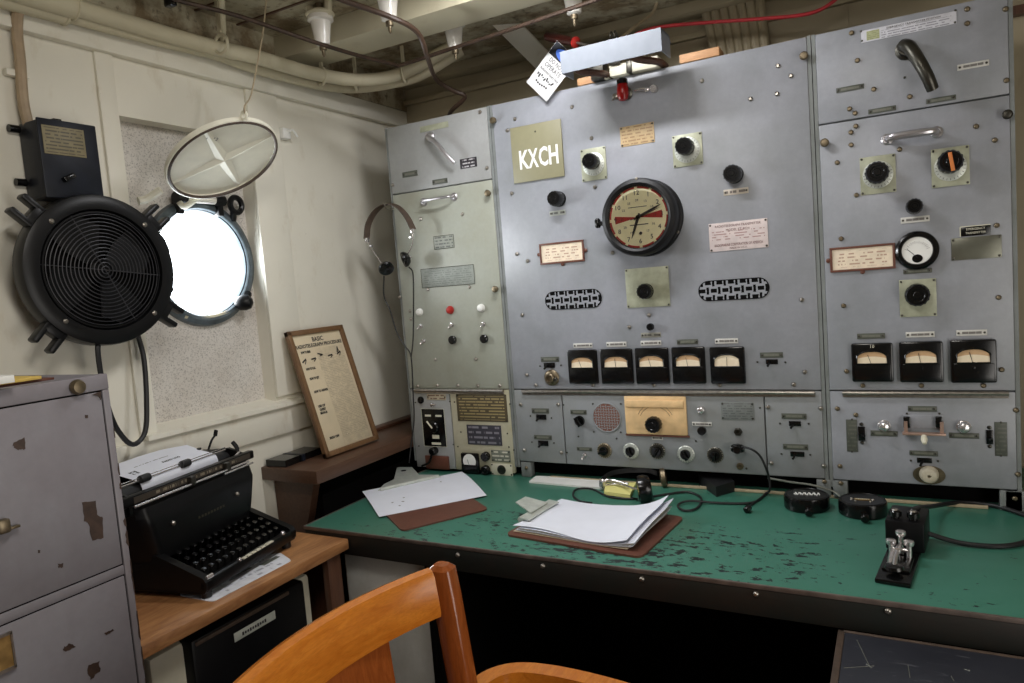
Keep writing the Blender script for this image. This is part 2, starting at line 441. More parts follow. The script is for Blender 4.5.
SHARED = {}
def shared(key, fn, mat):
    if key not in SHARED:
        me = fin(key[0] if isinstance(key, tuple) else key, fn()); me.materials.append(mat); SHARED[key] = me
    return SHARED[key]
OUT = Vector((0, -1, 0))
screw_me = shared('screw', lambda: B().lathe((0, 0, 0), OUT, [(.0062, 0), (.0062, .0012), (.0052, .0035), (.003, .005)], 12), M['steel'])
screw_bm = shared('screw_b', lambda: B().lathe((0, 0, 0), OUT, [(.0062, 0), (.0062, .0012), (.0052, .0035), (.003, .005)], 12), M['bronze'])
def screws(t, pts, me=None):
    for (x, y) in pts:
        p = oY(x, y); place('screw', me or screw_me, t, (p.x, -.0005, p.z))
def small_screw_me(): return shared('rivet', lambda: B().lathe((0, 0, 0), OUT, [(.003, 0), (.0026, .0014), (.0012, .002)], 8), M['darksteel'])
def plate(t, q, mat, nm='name_plate', th=.0022, riv=True, print_rows=None, base=None, ink=None, x0=-1, x1=1, z0=-1, z1=1, word=20, thr=.47, bev=.0006):
    x, z, w, h = q
    b = B(); b.bx(x-w/2, x+w/2, -th, 0, z-h/2, z+h/2, bev)
    m = M[mat] if isinstance(mat, str) else mat
    if print_rows:
        m = printed('fine_print', base or srgb(190, 186, 176), ink or srgb(60, 50, 48), w/2, h/2, print_rows, 'XZ', .5, 0, word, x0, x1, z0, z1, thr)
    o = ob(nm, b, m, t)
    if riv == 4:
        for sx in (-1, 1):
            for sz in (-1, 1): place('rivet', small_screw_me(), o, (x+sx*(w/2-.0045), -th, z+sz*(h/2-.0045)))
    elif riv:
        for sx in (-1, 1): place('rivet', small_screw_me(), o, (x+sx*(w/2-.005), -th, z))
    return o
def labelplate(t, cx, cy, w, h, dark=True, rows=1, vertical=False):
    q = rc(cx, cy, w, h)
    if dark: return plate(t, q, None, 'label_plate', print_rows=rows, base=srgb(84, 87, 78), ink=srgb(112, 113, 102), x0=-.72, x1=.72, word=22, thr=.42)
    return plate(t, q, None, 'label_plate', print_rows=rows, base=srgb(206, 204, 198), ink=srgb(64, 56, 52), x0=-.72, x1=.72, word=24, thr=.42)
def knob(t, cx, cy, rpx, kind='fluted', prot=.034, nm='knob', mat='black', ang=0, skirt=None):
    p = oY(cx, cy); r = rad(cx, cy, rpx)
    # heads drawn where the photo shows them: move the base along the view ray so that the protruding cap lands there
    p = oY(cx, cy, -prot*.75); o3 = Vector((p.x, 0, p.z)); b = B()
    if kind == 'fluted':
        b.lathe(o3, OUT, [(r*.98, 0), (r*.98, .003), (r*.9, .006)], 32, True, False)
        b.lathe(o3, OUT, [(r*.9, .006), (r*.96, prot*.45), (r*.93, prot*.86), (r*.8, prot), (r*.56, prot), (r*.5, prot-.0015), (r*.34, prot-.0015), (r*.28, prot), (r*.06, prot)], 40, False, True, (14, .006, prot*.9, .045))
    elif kind == 'plain':
        b.lathe(o3, OUT, [(r*.55, 0), (r*.55, prot*.3), (r, prot*.36), (r, prot*.86), (r*.82, prot), (r*.1, prot*1.01)], 28)
    elif kind == 'bar':
        b.lathe(o3, OUT, [(r, 0), (r, .004), (r*.86, .008)], 28)
        rot = Matrix.Rotation(ang, 3, 'Y')
        b.box(o3+Vector((0, -prot*.55, 0)), (r*.62, prot*.9, r*1.9), .0015, rot)
    elif kind == 'jewel':
        b.lathe(o3, OUT, [(r, 0), (r, prot*.5), (r*.8, prot*.85), (r*.4, prot)], 20)
    o = ob(nm, b, M[mat], t)
    return o
def dialplate(t, q, kmat='plate_green', disc=True, th=.003):
    x, z, w, h = q
    o = plate(t, q, kmat, 'dial_plate', th, 4)
    if disc:
        b = B(); r = min(w, h)*.43
        b.lathe((x, -th, z), OUT, [(r, 0), (r, .0015), (r*.97, .0022), (r*.3, .0022)], 40)
        d = ob('dial', b, M['plate_light'], o)
        tk = B()
        for k in range(24):
            a = 2*PI*k/24; tk.box((x+.88*r*math.cos(a), -th-.0023, z+.88*r*math.sin(a)), (r*.14, .0004, .0009), 0, Matrix.Rotation(-a, 3, 'Y'))
        ob('tick_mark', tk, M['ink'], o)
    return o
def switch(t, cx, cy, w=9, dark=True, tilt=.5, dx=9, scr=True):
    x, z, W, H = rc(cx, cy, w, 5)
    b = B(); b.bx(x-W/2, x+W/2, -.003, 0, z-H/2, z+H/2, .001)
    o = ob('switch', b, M['black'], t)
    b = B(); b.tube([(x-W*.12, 0, z), (x-W*.2, -.010, z-.004), (x-W*.3, -.018, z-.010)], .0032, 8, 3)
    ob('lever', b, M['black'], o)
    return o
def toggle(t, cx, cy, sx=1.0, mat='chrome', up=-1):
    p = oY(cx, cy); b = B()
    b.lathe((p.x, 0, p.z), OUT, [(.0075, 0), (.0075, .003), (.005, .0035), (.005, .009)], 12)
    b.lathe((p.x, -.008, p.z), (0, -1, .5*up), [(.0026, 0), (.0036, .015), (.002, .018)], 10)
    return ob('toggle_switch', b, M[mat], t)
def pilot(t, cx, cy, rpx, mat, prot=.016):
    r = rad(cx, cy, rpx); p = oY(cx, cy)
    b = B(); b.lathe((p.x, 0, p.z), OUT, [(r*1.15, 0), (r*1.15, prot*.25), (r, prot*.3), (r, prot*.6), (r*.8, prot*.85), (r*.3, prot)], 18)
    return ob('pilot_lamp', b, M[mat], t)
def meter(t, x0, y0, x1, y1, needle=.5, white=False):
    x, z, w, h = rc((x0+x1)/2, (y0+y1)/2, x1-x0, y1-y0); D = .012
    b = B(); b.bx(x-w/2, x+w/2, -D, 0, z-h/2, z+h/2, .005)
    o = ob('meter', b, M['black'], t)
    fw, f0, f1 = w*.36, z-h*.03, z+h*.30
    arch = []
    for k in range(17):
        u = -1+2*k/16; arch.append((x+fw*u*1.0, f1-(f1-f0)*.30*abs(u)**3.2-(f1-f0)*.06*u*u))
    poly = [Vector((x-fw, -D-.0006, f0))] + [Vector((a, -D-.0006, c)) for a, c in arch] + [Vector((x+fw, -D-.0006, f0))]
    b = B(); b.prism(poly, (0, .0005, 0)); ob('meter_face', b, M['meterface' if white else 'metershade'], o)  # darker tone here is the painted shadow of the bezel
    lo = [Vector((x-fw, -D-.0009, f0+(f1-f0)*.0))] + [Vector((x+fw*(-1+2*k/12), -D-.0009, f0+(f1-f0)*(.42+.16*(1-(2*k/12-1)**2)))) for k in range(13)] + [Vector((x+fw, -D-.0009, f0))]
    b = B(); b.prism(lo, (0, .0002, 0)); ob('unshaded_face', b, M['meterface'], o)  # lighter lower face, outside the painted bezel shadow
    rim = [v+Vector((0, -.0015, 0)) for v in poly]
    b = B(); b.tube(rim, .0022, 6, 1, True); ob('window_rim', b, M['black'], o)
    a = (needle-.5)*1.6; hb = Vector((x, -D-.0015, f0-.006)); L = (f1-f0)*.95
    b = B(); b.tube([hb, hb+Vector((L*math.sin(a), 0, L*math.cos(a)))], .0006, 5, 1); ob('needle', b, M['ink'], o)
    b = B(); b.bx(x-w*.44, x+w*.44, -D-.002, -D, z-h*.46, f0-.001, .0015); ob('lower_cover', b, M['black'], o)
    b = B(); b.lathe((x, -D-.002, z-h*.14), OUT, [(.004, 0), (.0035, .0015), (.001, .002)], 12); ob('zero_screw', b, M['black'], o)
    return o
def oval_grille(t, x0, y0, x1, y1):
    x, z, w, h = rc((x0+x1)/2, (y0+y1)/2, x1-x0, y1-y0); r = h/2
    pts = [(x+s*(w/2-r)+r*math.cos(a), z+r*math.sin(a)) for s, rng in ((1, range(-90, 91, 15)), (-1, range(90, 271, 15))) for a in [math.radians(d) for d in rng]]
    b = B(); b.prism([Vector((p[0], -.0012, p[1])) for p in pts], (0, .0011, 0))
    o = ob('vent', b, M['dark'], t)
    b = B(); b.tube([Vector((p[0], -.0015, p[1])) for p in pts], .0014, 5, 1, True); ob('vent_edge', b, M['dark'], o)
    x0_, x1_ = x-w/2, x+w/2
    def hw(zz): return w/2-r+math.sqrt(max(0, r*r-(zz-z)**2))-.002
    b = B(); n = 12; pc = w/n; rowh = h/2.5  # solid metal left between the basket-weave cut-outs
    step = rowh/10
    def hole(px_, pz_):
        for rr in range(-2, 3):
            zc_ = z+rr*rowh; off = 0 if rr % 2 == 0 else pc
            u = (px_-x+off) % (2*pc)
            if abs(pz_-zc_) < rowh*.22 and .12*pc < u < 1.18*pc: return True
            if abs(pz_-zc_) < rowh*.43 and 1.36*pc < u < 1.80*pc: return True
        return False
    zz = z-h/2+step/2
    while zz < z+h/2:
        L = hw(zz); a = None; q = x-L; dx = pc/14
        while q <= x+L:
            hh = hole(q, zz)
            if not hh and a is None: a = q
            if (hh or q+dx > x+L) and a is not None:
                b.bm.faces.new([b.bm.verts.new(c_) for c_ in ((a, -.0018, zz-step/2), (q, -.0018, zz-step/2), (q, -.0018, zz+step/2), (a, -.0018, zz+step/2))]); a = None
            q += dx
        zz += step
    ob('vent_lattice', b, M['panel'], o)
def hinge(t, xa, xb, cy, z=None):
    p0 = oY(xa, cy); p1 = oY(xb, cy); b = B()
    b.cyl((p0.x, -.006, p0.z), (p1.x, -.006, p0.z), .0056, None, 10); b.bx(p0.x, p1.x, -.003, 0, p0.z-.012, p0.z+.002)
    n = 22
    for k in range(1, n):
        xx = p0.x+(p1.x-p0.x)*k/n; b.cyl((xx-.0008, -.006, p0.z), (xx+.0008, -.006, p0.z), .0060, None, 8)
    ob('piano_hinge', b, M['steel'], t)
def latch(t, cx, cy, mat='steel'):
    p = oY(cx, cy); b = B(); b.lathe((p.x, 0, p.z), OUT, [(.006, 0), (.006, .008), (.010, .009), (.011, .016), (.008, .02), (.003, .021)], 16)
    ob('latch', b, M[mat], t)
def bow_handle(t, a, b_, mat, h=.035, r=.006, mid=1.0):
    p, q = oY(*a), oY(*b_); b = B()
    m = (p+q)/2; d = q-p
    P = [p+Vector((0, 0, 0)), p+d*.04+Vector((0, -h*.75, 0)), p+d*.2+Vector((0, -h, 0)), m+Vector((0, -h*1.06, 0)), q-d*.2+Vector((0, -h, 0)), q-d*.04+Vector((0, -h*.75, 0)), q]
    b.tube(P, r, 10, 5, radii=lambda u: r*(1+.35*mid*math.sin(PI*u)))
    o = ob('handle', b, M[mat], t)
    for e in (p, q): ob('handle_flange', B().lathe((e.x, 0, e.z), OUT, [(.014, 0), (.014, .002), (.010, .005)], 16), M[mat], o)
    return o

# ---- left cabinet
t = left
b = B(); p, q = oY(431, 137), oY(459, 164)   # dark pivoted hook handle
b.lathe((p.x, 0, p.z), OUT, [(.016, 0), (.016, .006), (.010, .010), (.010, .022)], 18)
b.tube([(p.x, -.018, p.z), (p.x+(q.x-p.x)*.35, -.030, p.z+(q.z-p.z)*.25), (p.x+(q.x-p.x)*.75, -.034, p.z+(q.z-p.z)*.7), (q.x, -.028, q.z)], .006, 10, 5, radii=lambda u: .0085-.002*u)
ob('handle', b, M['alu'], t)
plate(t, rc(434, 127, 29, 6), 'plate_green', 'label_strip', .001, False)
o = plate(t, rc(468.5, 163, 17, 10), None, 'label_plate', .0012, False, 3, srgb(40, 36, 42), srgb(196, 192, 196), x0=-.8, x1=.8, word=8)
labelplate(t, 410, 174, 15, 5.5); labelplate(t, 440, 181.5, 15, 5)
bow_handle(t, (424, 202), (454, 197), 'alu', .030, .0045, .2)
screws(t, [(421, 219), (462.5, 214), (428, 289.5), (469.5, 287), (435.5, 359.5), (476, 359), (418, 386), (437.6, 385.6), (458, 385.6), (478, 385.6), (500, 385.6), (393, 185), (487, 168), (480, 112), (410, 311), (411, 319), (400, 297)])
latch(t, 489.5, 193.5, 'bronze'); latch(t, 497, 289, 'bronze')
plate(t, rc(444, 242, 20, 13), None, 'name_plate', .0012, False, 4, srgb(156, 160, 150), srgb(84, 88, 86), word=10)
plate(t, rc(447.5, 276.5, 53, 19), None, 'instruction_plate', .0012, False, 9, srgb(150, 156, 149), srgb(116, 122, 118), word=24)
x, z, w, h = rc(447.5, 276.5, 53, 19); b = B(); b.tube([(x-w/2, -.0014, z-h/2), (x+w/2, -.0014, z-h/2), (x+w/2, -.0014, z+h/2), (x-w/2, -.0014, z+h/2)], .0009, 4, 1, True); ob('plate_border', b, M['darksteel'], t)
x, z, w, h = rc(444, 242, 20, 13); b = B(); b.tube([(x-w/2, -.0014, z-h/2), (x+w/2, -.0014, z-h/2), (x+w/2, -.0014, z+h/2), (x-w/2, -.0014, z+h/2)], .0008, 4, 1, True); ob('plate_border', b, M['darksteel'], t)
pilot(t, 420, 312, 3.2, 'white'); pilot(t, 450.5, 310, 3.6, 'red'); pilot(t, 481.5, 308, 3.6, 'white')
for c in ((421, 326.4), (452, 325), (483.6, 324), (424, 341)): toggle(t, *c)
knob(t, 452, 340, 4.2, 'plain', .018); knob(t, 483.6, 339, 4.2, 'plain', .018)
hinge(t, 415.4, 504, 390)
b = B(); p = oY(421, 400); b.lathe((p.x, 0, p.z), OUT, [(.013, 0), (.013, .004), (.010, .006), (.004, .006)], 20); ob('gauge', b, M['black'], t)
plate(t, rc(436.5, 397, 19, 6), None, 'label_plate', .0015, True, 2, srgb(196, 184, 160), srgb(90, 50, 40), word=6)
p = oY(433, 404.5); b = B(); b.lathe((p.x, 0, p.z), OUT, [(.007, 0), (.007, .01), (.004, .012)], 14); b.tube([(p.x, -.01, p.z), (p.x+.02, -.014, p.z+.002)], .004, 8, 1); ob('toggle_switch', b, M['chrome'], t)
o = plate(t, cq((422.5, 408.5), (445, 409), (446.5, 446), (424, 446.5)), 'black', 'switch_plate', .003, False)
x, z, w, h = cq((422.5, 408.5), (445, 409), (446.5, 446), (424, 446.5))
b = B(); b.tube([(x-w/2, -.003, z-h/2), (x+w/2, -.003, z-h/2), (x+w/2, -.003, z+h/2), (x-w/2, -.003, z+h/2)], .0011, 5, 1, True); ob('plate_border', b, M['pale'], o)
b = B()
for (u, v, ww, hh) in ((-.22, .32, .26, .05), (.25, .32, .26, .05), (.05, -.24, .3, .1), (.05, -.42, .4, .06)): b.box((x+u*w, -.0034, z+v*h), (ww*w, .0008, hh*h))
ob('label_tab', b, M['pale'], o)
b = B(); b.lathe((x, -.003, z+.02*h), OUT, [(.021, 0), (.021, .006), (.018, .010), (.006, .011)], 24); k = ob('rotary_switch', b, M['black'], o)
b = B(); b.tube([(x, -.014, z), (x-.018, -.018, z+.026)], .003, 8, 1); ob('pointer', b, M['pale'], o)
b = B(); p = oY(435.5, 452); b.lathe((p.x, 0, p.z+.006), OUT, [(.014, 0), (.014, .022), (.010, .026)], 16); b.tube([(p.x, -.022, p.z), (p.x-.01, -.03, p.z-.03), (p.x-.05, -.02, p.z-.048)], .004, 8, 4); ob('plug', b, M['black'], t)
x, z, w, h = rc(438, 462, 23, 13); b = B(); b.bx(x-w/2, x+w/2, -.008, 0, z-h/2, z+h/2, .002); ob('terminal_block', b, M['hard'], t)
screws(t, [(415.5, 402.5), (450, 401.5), (419, 446), (453.5, 444.5), (454.5, 402), (510, 404), (507.5, 433.5), (461, 432), (458, 446.5), (509, 447), (514, 450)], small_screw_me())
plate(t, cq((456.3, 394.5), (506.5, 394), (508, 422), (458, 421)), None, 'instruction_plate', .002, 4, 9, srgb(86, 76, 54), srgb(176, 158, 112), word=20, thr=.42)
x, z, w, h = cq((467, 425), (501, 425), (502.5, 445), (468, 445))
o = plate(t, (x, z, w, h), None, 'name_plate', .002, False, 4, srgb(58, 56, 66), srgb(140, 138, 146), word=9)
x, z, w, h = rc(471.5, 463, 17.5, 21); b = B(); b.bx(x-w/2, x+w/2, -.012, 0, z-h/2, z+h/2, .005); o = ob('meter', b, M['black'], t)
b = B(); b.lathe((x, -.0115, z+h*.12), OUT, [(w*.36, 0), (w*.36, .001)], 28); ob('meter_face', b, M['white'], o)
b = B(); b.bx(x-w*.4, x+w*.4, -.0145, -.012, z-h*.45, z-h*.04, .001); ob('lower_cover', b, M['black'], o)
b = B(); b.tube([(x, -.013, z-.01), (x-.008, -.013, z+.016)], .0007, 5, 1); ob('needle', b, M['ink'], o)
knob(t, 484.5, 457, 4.6, 'fluted', .018); knob(t, 484.5, 470.5, 4.6, 'fluted', .018)
plate(t, rc(501, 456, 19, 11.5), None, 'label_plate', .0015, 4, 3, srgb(120, 124, 112), srgb(220, 216, 200), word=6)
x, z, w, h = rc(502, 469.5, 21, 11.5); o = plate(t, (x, z, w, h), 'pale', 'socket_plate', .002, 4)
b = B(); b.lathe((x, -.002, z), OUT, [(.016, 0), (.016, .003), (.011, .0035), (.011, .001)], 24); ob('socket', b, M['darksteel'], o)

# ---- main cabinet
t = main
plate(t, cq((620.4, 127.6), (653.7, 121.5), (655, 142.5), (620.4, 147)), None, 'name_plate', .0018, 4, 6, srgb(196, 170, 130), srgb(140, 110, 80), word=10)
p = oY(626, 94)                              # red indicator lamp with black cap
b = B(); b.lathe((p.x, 0, p.z), OUT, [(.020, 0), (.020, .004), (.013, .006), (.013, .022)], 20); o = ob('indicator_lamp', b, M['darksteel'], t)
b = B(); b.lathe((p.x, -.028, p.z+.022), (0, 0, -1), [(.015, 0), (.017, .012), (.017, .032), (.012, .044), (.004, .047)], 20); ob('lens', b, M['redjewel'], o)
b = B(); b.lathe((p.x, -.028, p.z+.022), (0, 0, 1), [(.016, 0), (.016, .012), (.012, .016)], 20); ob('lamp_cap', b, M['black'], o)
p = oY(637, 91); q = oY(655, 89)
b = B(); b.tube([(p.x-.004, -.008, p.z), (p.x+.02, -.012, p.z-.001), (q.x-.012, -.012, q.z)], .004, 8, 4); b.box((q.x-.02, -.012, q.z-.001), (.012, .010, .012), .002)
b.lathe((q.x, 0, q.z-.002), OUT, [(.010, 0), (.010, .012), (.012, .014), (.010, .020)], 16); ob('lamp_switch', b, M['chrome'], t)
p = oY(616.5, 97); b = B(); b.lathe((p.x, 0, p.z), OUT, [(.009, 0), (.009, .012), (.006, .014)], 14); b.tube([(p.x, -.01, p.z), (p.x-.008, -.016, p.z-.012)], .003, 6, 1); ob('terminal', b, M['steel'], t)
dialplate(t, cq((580, 149.6), (606, 146.7), (607, 178.5), (583, 182))); knob(t, 589.5, 161, 8.2, 'fluted', .044)
dialplate(t, cq((672, 137), (702, 131), (703, 164), (674, 168))); knob(t, 683.7, 146, 9.2, 'fluted', .044)
dialplate(t, cq((625.6, 269.5), (669, 265.5), (669.8, 306), (627, 308)), 'plate_green', False); knob(t, 644, 291.5, 8, 'fluted', .03)
plate(t, rc(557.5, 213, 16, 5), None, 'label_plate', .0015, True, 1, srgb(176, 180, 172), srgb(70, 70, 70), word=5); knob(t, 554.5, 198.5, 8, 'fluted', .044)
plate(t, rc(736, 191.5, 25, 6), None, 'label_plate', .0015, True, 1, srgb(200, 190, 176), srgb(70, 60, 60), word=8); knob(t, 732, 173.5, 9.3, 'fluted', .044)
def card(t, q):
    x, z, w, h = q; b = B(); b.bx(x-w/2, x+w/2, -.003, 0, z-h/2, z+h/2)
    b2 = B(); f = .006
    b2.bx(x-w/2-f, x+w/2+f, -.006, 0, z+h/2, z+h/2+f, .001); b2.bx(x-w/2-f, x+w/2+f, -.006, 0, z-h/2-f, z-h/2, .001)
    b2.bx(x-w/2-f, x-w/2, -.006, 0, z-h/2, z+h/2, .001); b2.bx(x+w/2, x+w/2+f, -.006, 0, z-h/2, z+h/2, .001)
    for dx, dz in ((-w/2-f-.004, 0), (w/2+f+.004, 0), (0, -h/2-f-.003)): b2.lathe((x+dx, 0, z+dz), OUT, [(.006, 0), (.006, .003), (.003, .005)], 10)
    o = ob('card_holder', b2, M['hard'], t)
    ob('chart_card', b, printed('chart_print', srgb(236, 220, 196), srgb(170, 130, 110), w/2, h/2, 6, 'XZ', .6, 0, 12, -.9, .9, -.9, .9, .5), o)
card(t, rc(562, 252.5, 41, 17.5))
o = plate(t, cq((708.4, 224), (767, 218.2), (768.9, 247.2), (710.3, 252)), None, 'name_plate', .0022, 4, 11, srgb(218, 204, 202), srgb(150, 110, 106), word=12, z0=-.35, z1=.45, thr=.5)
x, z, w, h = cq((708.4, 224), (767, 218.2), (768.9, 247.2), (710.3, 252))
textfit([('RADIOTELEGRAPH TRANSMITTER', 0, h*.37, h*.09, w*.78), ('MODEL ET-8024', 0, h*.22, h*.09, w*.4), ('RADIOMARINE CORPORATION OF AMERICA', 0, -h*.30, h*.10, w*.82), ('MADE IN U.S.A.', 0, -h*.42, h*.06, w*.3)],
        w, panelmat(x, z, -.0024), plain('brown_ink', srgb(104, 62, 58), .6), o)
oval_grille(t, 545, 290.5, 601, 308.5); oval_grille(t, 698, 279.5, 768.5, 299.5)
knob(t, 650, 327, 3.6, 'plain', .02, 'push_button'); plate(t, rc(651, 335, 20, 5), None, 'label_plate', .0015, True, 1, srgb(140, 138, 128), srgb(60, 56, 52), word=6)
for i, (a, nd) in enumerate((((569, 349.5, 598.5, 383.5), .3), ((601.5, 348.5, 633.5, 383.5), .45), ((636, 347.5, 669.5, 383.5), .35), ((672.5, 346.5, 706, 383.5), .4), ((710.5, 346.5, 745.5, 383.5), .5))): meter(t, *a, nd, i == 4)
labelplate(t, 583, 345.5, 19, 4.6, False); labelplate(t, 616.5, 344.3, 20, 4.8, False); labelplate(t, 651, 343, 20.5, 4.8, False); labelplate(t, 687.5, 341.8, 21, 5); labelplate(t, 726.5, 341, 23, 5, False)
labelplate(t, 550, 359.3, 18, 5); switch(t, 549.5, 365.2, 11); screws(t, [(540, 366), (561, 365.3)], small_screw_me())
p = oY(552, 377.5); b = B(); b.lathe((p.x, 0, p.z), OUT, [(.026, 0), (.026, .004), (.022, .008), (.016, .010), (.016, .020), (.012, .024), (.010, .024), (.009, .018), (.003, .018)], 28); ob('lock', b, M['bronze'], t)
p = oY(556, 378); b = B(); b.lathe((p.x+.006, -.012, p.z-.002), OUT, [(.006, 0), (.006, .010), (.004, .012)], 12); ob('lock_pin', b, M['darksteel'], t)
labelplate(t, 771.5, 355, 23, 5.5); switch(t, 772, 361.7, 12); screws(t, [(757.5, 362), (785.5, 362.3)], small_screw_me())
latch(t, 495, 121, 'bronze'); latch(t, 804.5, 57, 'bronze')
screws(t, [(515, 119), (507.5, 130.5), (572, 107), (512, 193.5), (517, 254), (527.6, 261), (591.5, 138), (595, 187), (612.5, 252.7), (522.3, 315), (527, 375), (536, 385), (593, 385), (654, 385), (649, 315), (629.5, 327),
           (802, 300), (805, 372), (794, 384.5), (778, 66), (791, 76), (777, 94), (750.5, 99), (702, 81), (720, 385)])
hinge(t, 523, 815, 391)
labelplate(t, 540.5, 410.8, 17, 5); switch(t, 541.5, 417, 10); labelplate(t, 543, 437.3, 17.5, 4.5); switch(t, 543.5, 443.2, 10)
screws(t, [(530.5, 416), (551.5, 418), (532, 442), (554, 443)], small_screw_me())
screws(t, [(520.8, 404.5), (558.2, 404.5), (524.5, 450), (561.5, 452.5)])
labelplate(t, 578.5, 412, 16, 4.5); knob(t, 577.6, 422, 5.2, 'bar', .024, 'pointer_knob', ang=-.5)
screws(t, [(578.5, 436.5), (563.5, 404.8), (567, 452.5), (616.7, 438.6), (760, 407.7), (696, 441), (746.5, 468.5)], small_screw_me())
x, z, w, h = rc(606.8, 417.3, 28.5, 28.5); r = h/2
b = B(); b.lathe((x, 0, z), OUT, [(r, 0), (r, .0015), (r*.96, .002)], 36); o = ob('speaker_grille', b, M['clothgrille'], t)
b = B(); b.ring((x, -.002, z), OUT, r, .0018, 36, 6)
p_ = r/2.6
for i in range(-5, 6):
    for k in range(-5, 6):
        cx_, cz_ = x+k*p_*.5, z+i*p_*.5
        if math.hypot(cx_-x, cz_-z) > r*.97: continue
        if (i+k) % 2: b.box((cx_, -.0024, cz_), (p_*.56, .0008, p_*.16))
        else: b.box((cx_, -.0024, cz_), (p_*.16, .0008, p_*.56))
ob('grille_weave', b, M['panel_pale'], o)
for sx, sy in ((-14, -13.5), (14, -13.5), (-13, 14.5), (14, 15)): screws(t, [(606.8+sx, 417.3+sy)], small_screw_me())
x, z, w, h = cq((624.3, 395.5), (686, 396), (688.5, 434.7), (627, 434))
b = B(); b.bx(x-w/2, x+w/2, -.008, 0, z-h/2, z+h/2, .004); o = ob('tuning_dial', b, M['tanplate'], t)
b = B(); b.bx(x-w/2+.006, x+w/2-.006, -.014, -.008, z+h/2-.034, z+h/2-.012, .003); ob('dial_hood', b, M['tanplate'], o)
b = B(); b.bx(x-w/2-.002, x+w/2+.004, -.006, 0, z-h/2-.006, z-h/2, .001); ob('dial_edge', b, M['hard'], o)
arc = B()
for rr in (.05, .058): arc.tube([(x+rr*math.cos(math.radians(a)), -.0083, z-.022+rr*math.sin(math.radians(a))) for a in range(25, 156, 10)], .0006, 4, 1)
ob('dial_scale', arc, M['hard'], o)
kk = knob(t, 652.8, 425, 8.2, 'fluted', .036)
labelplate(t, 657.5, 437.8, 11, 4, False)
def ringknob(cx, cy, mat, r=6.2, a=0.0, skirt=8):
    p = oY(cx, cy); R = rad(cx, cy, skirt); b = B(); b.lathe((p.x, 0, p.z), OUT, [(R, 0), (R, .002), (R*.9, .004), (R*.5, .004)], 30)
    o = ob('knob_skirt', b, M[mat], t)
    b = B(); r2 = R*.58; b.lathe((p.x, -.004, p.z), OUT, [(r2, 0), (r2, .008), (r2*.9, .010)], 20)
    b.box((p.x, -.017, p.z), (r2*.55, .018, r2*2.1), .002, Matrix.Rotation(a, 3, 'Y')); ob('pointer_knob', b, M['black'], o)
    tk = B()
    for k in range(20):
        an = 2*PI*k/20; tk.box((p.x+.9*R*math.cos(an), -.0038, p.z+.9*R*math.sin(an)), (R*.13, .0008, .0008), 0, Matrix.Rotation(-an, 3, 'Y'))
    ob('tick_mark', tk, M['ink'] if mat == 'plate_light' else M['pale'], o)
ringknob(604.5, 450.5, 'bronze', a=1.2, skirt=7.5); ringknob(631, 451, 'plate_light', a=-.4); ringknob(657.5, 451, 'darksteel', a=.5); ringknob(686, 454, 'plate_light', a=-.5, skirt=8.5); ringknob(715.3, 455, 'darksteel', a=.1)
labelplate(t, 584.5, 449, 15, 3.6); toggle(t, 584.7, 455)
knob(t, 700.3, 410.5, 4, 'jewel', .018, 'pilot_lamp', 'chrome'); labelplate(t, 702, 424, 19.5, 4, False); knob(t, 701.6, 431, 4.2, 'plain', .02)
plate(t, rc(737.5, 411, 33, 17.5), None, 'name_plate', .002, 4, 7, srgb(120, 124, 122), srgb(84, 86, 84), word=10)
b = B(); p = oY(738.3, 431.5); b.lathe((p.x, 0, p.z), OUT, [(.012, 0), (.012, .006), (.010, .008), (.010, .012), (.006, .012), (.005, .006)], 6); ob('nut', b, M['darksteel'], t)
for c in ((740.3, 466),): 
    p = oY(*c); b = B(); b.lathe((p.x, 0, p.z), OUT, [(.010, 0), (.010, .005), (.005, .006), (.005, .002)], 16); ob('jack', b, M['bronze'], t)
screws(t, [(768, 407), (821, 408.3), (771.3, 463), (824, 466)])
labelplate(t, 794, 416.2, 25, 5.5); switch(t, 795, 423.5, 12); labelplate(t, 795.5, 446.8, 25, 5.5); switch(t, 797.5, 454, 14)
screws(t, [(780, 423.5), (808.8, 423.7), (781.5, 454), (810.3, 454.7)], small_screw_me())

# ---- right cabinet
t = right
o = plate(t, cq((860.3, 31.4), (956.5, 10.8), (956.5, 24.5), (862, 42)), None, 'instruction_strip', .0015, False, 5, srgb(212, 212, 220), srgb(120, 120, 130), word=34, x0=-.62, x1=1, z1=.45, thr=.45)
x, z, w, h = cq((860.3, 31.4), (956.5, 10.8), (956.5, 24.5), (862, 42))
textfit([('EMERGENCY TRANSMITTER POSITION', w*.06, h*.30, h*.16, w*.56)], w, panelmat(x, z, -.0017), M['ink'], o)
b = B(); b.bx(x-w*.44, x-w*.30, -.0018, -.0015, z-h*.4, z+h*.36); ob('emblem', b, printed('emblem_print', srgb(178, 182, 140), srgb(140, 146, 104), w*.07, h*.38, 5, 'XZ', .5, 0, 4), o)
sc = [(140, 168), (170, 308), (253, 455), (437, 493), (730, 47), (730, 120), (925, 47), (930, 410), (130, 555), (158, 577)]
screws(t, [(824+a/5.095, b_/5.095) for a, b_ in sc], screw_bm)
screws(t, [(904.5, 77.5), (861, 31.5), (955.5, 10.5), (955, 22.5), (862, 41)], small_screw_me())
for c in ((850, 88.5, 28, 5), (882, 110, 28, 5), (941, 99.5, 30, 5)): labelplate(t, *c)
labelplate(t, 973, 65.3, 32, 6, False)
p, q = oY(906, 50), oY(932, 93)              # big dark pivoted bar handle
b = B(); b.lathe((p.x, 0, p.z), OUT, [(.024, 0), (.024, .006), (.018, .010), (.018, .030)], 22)
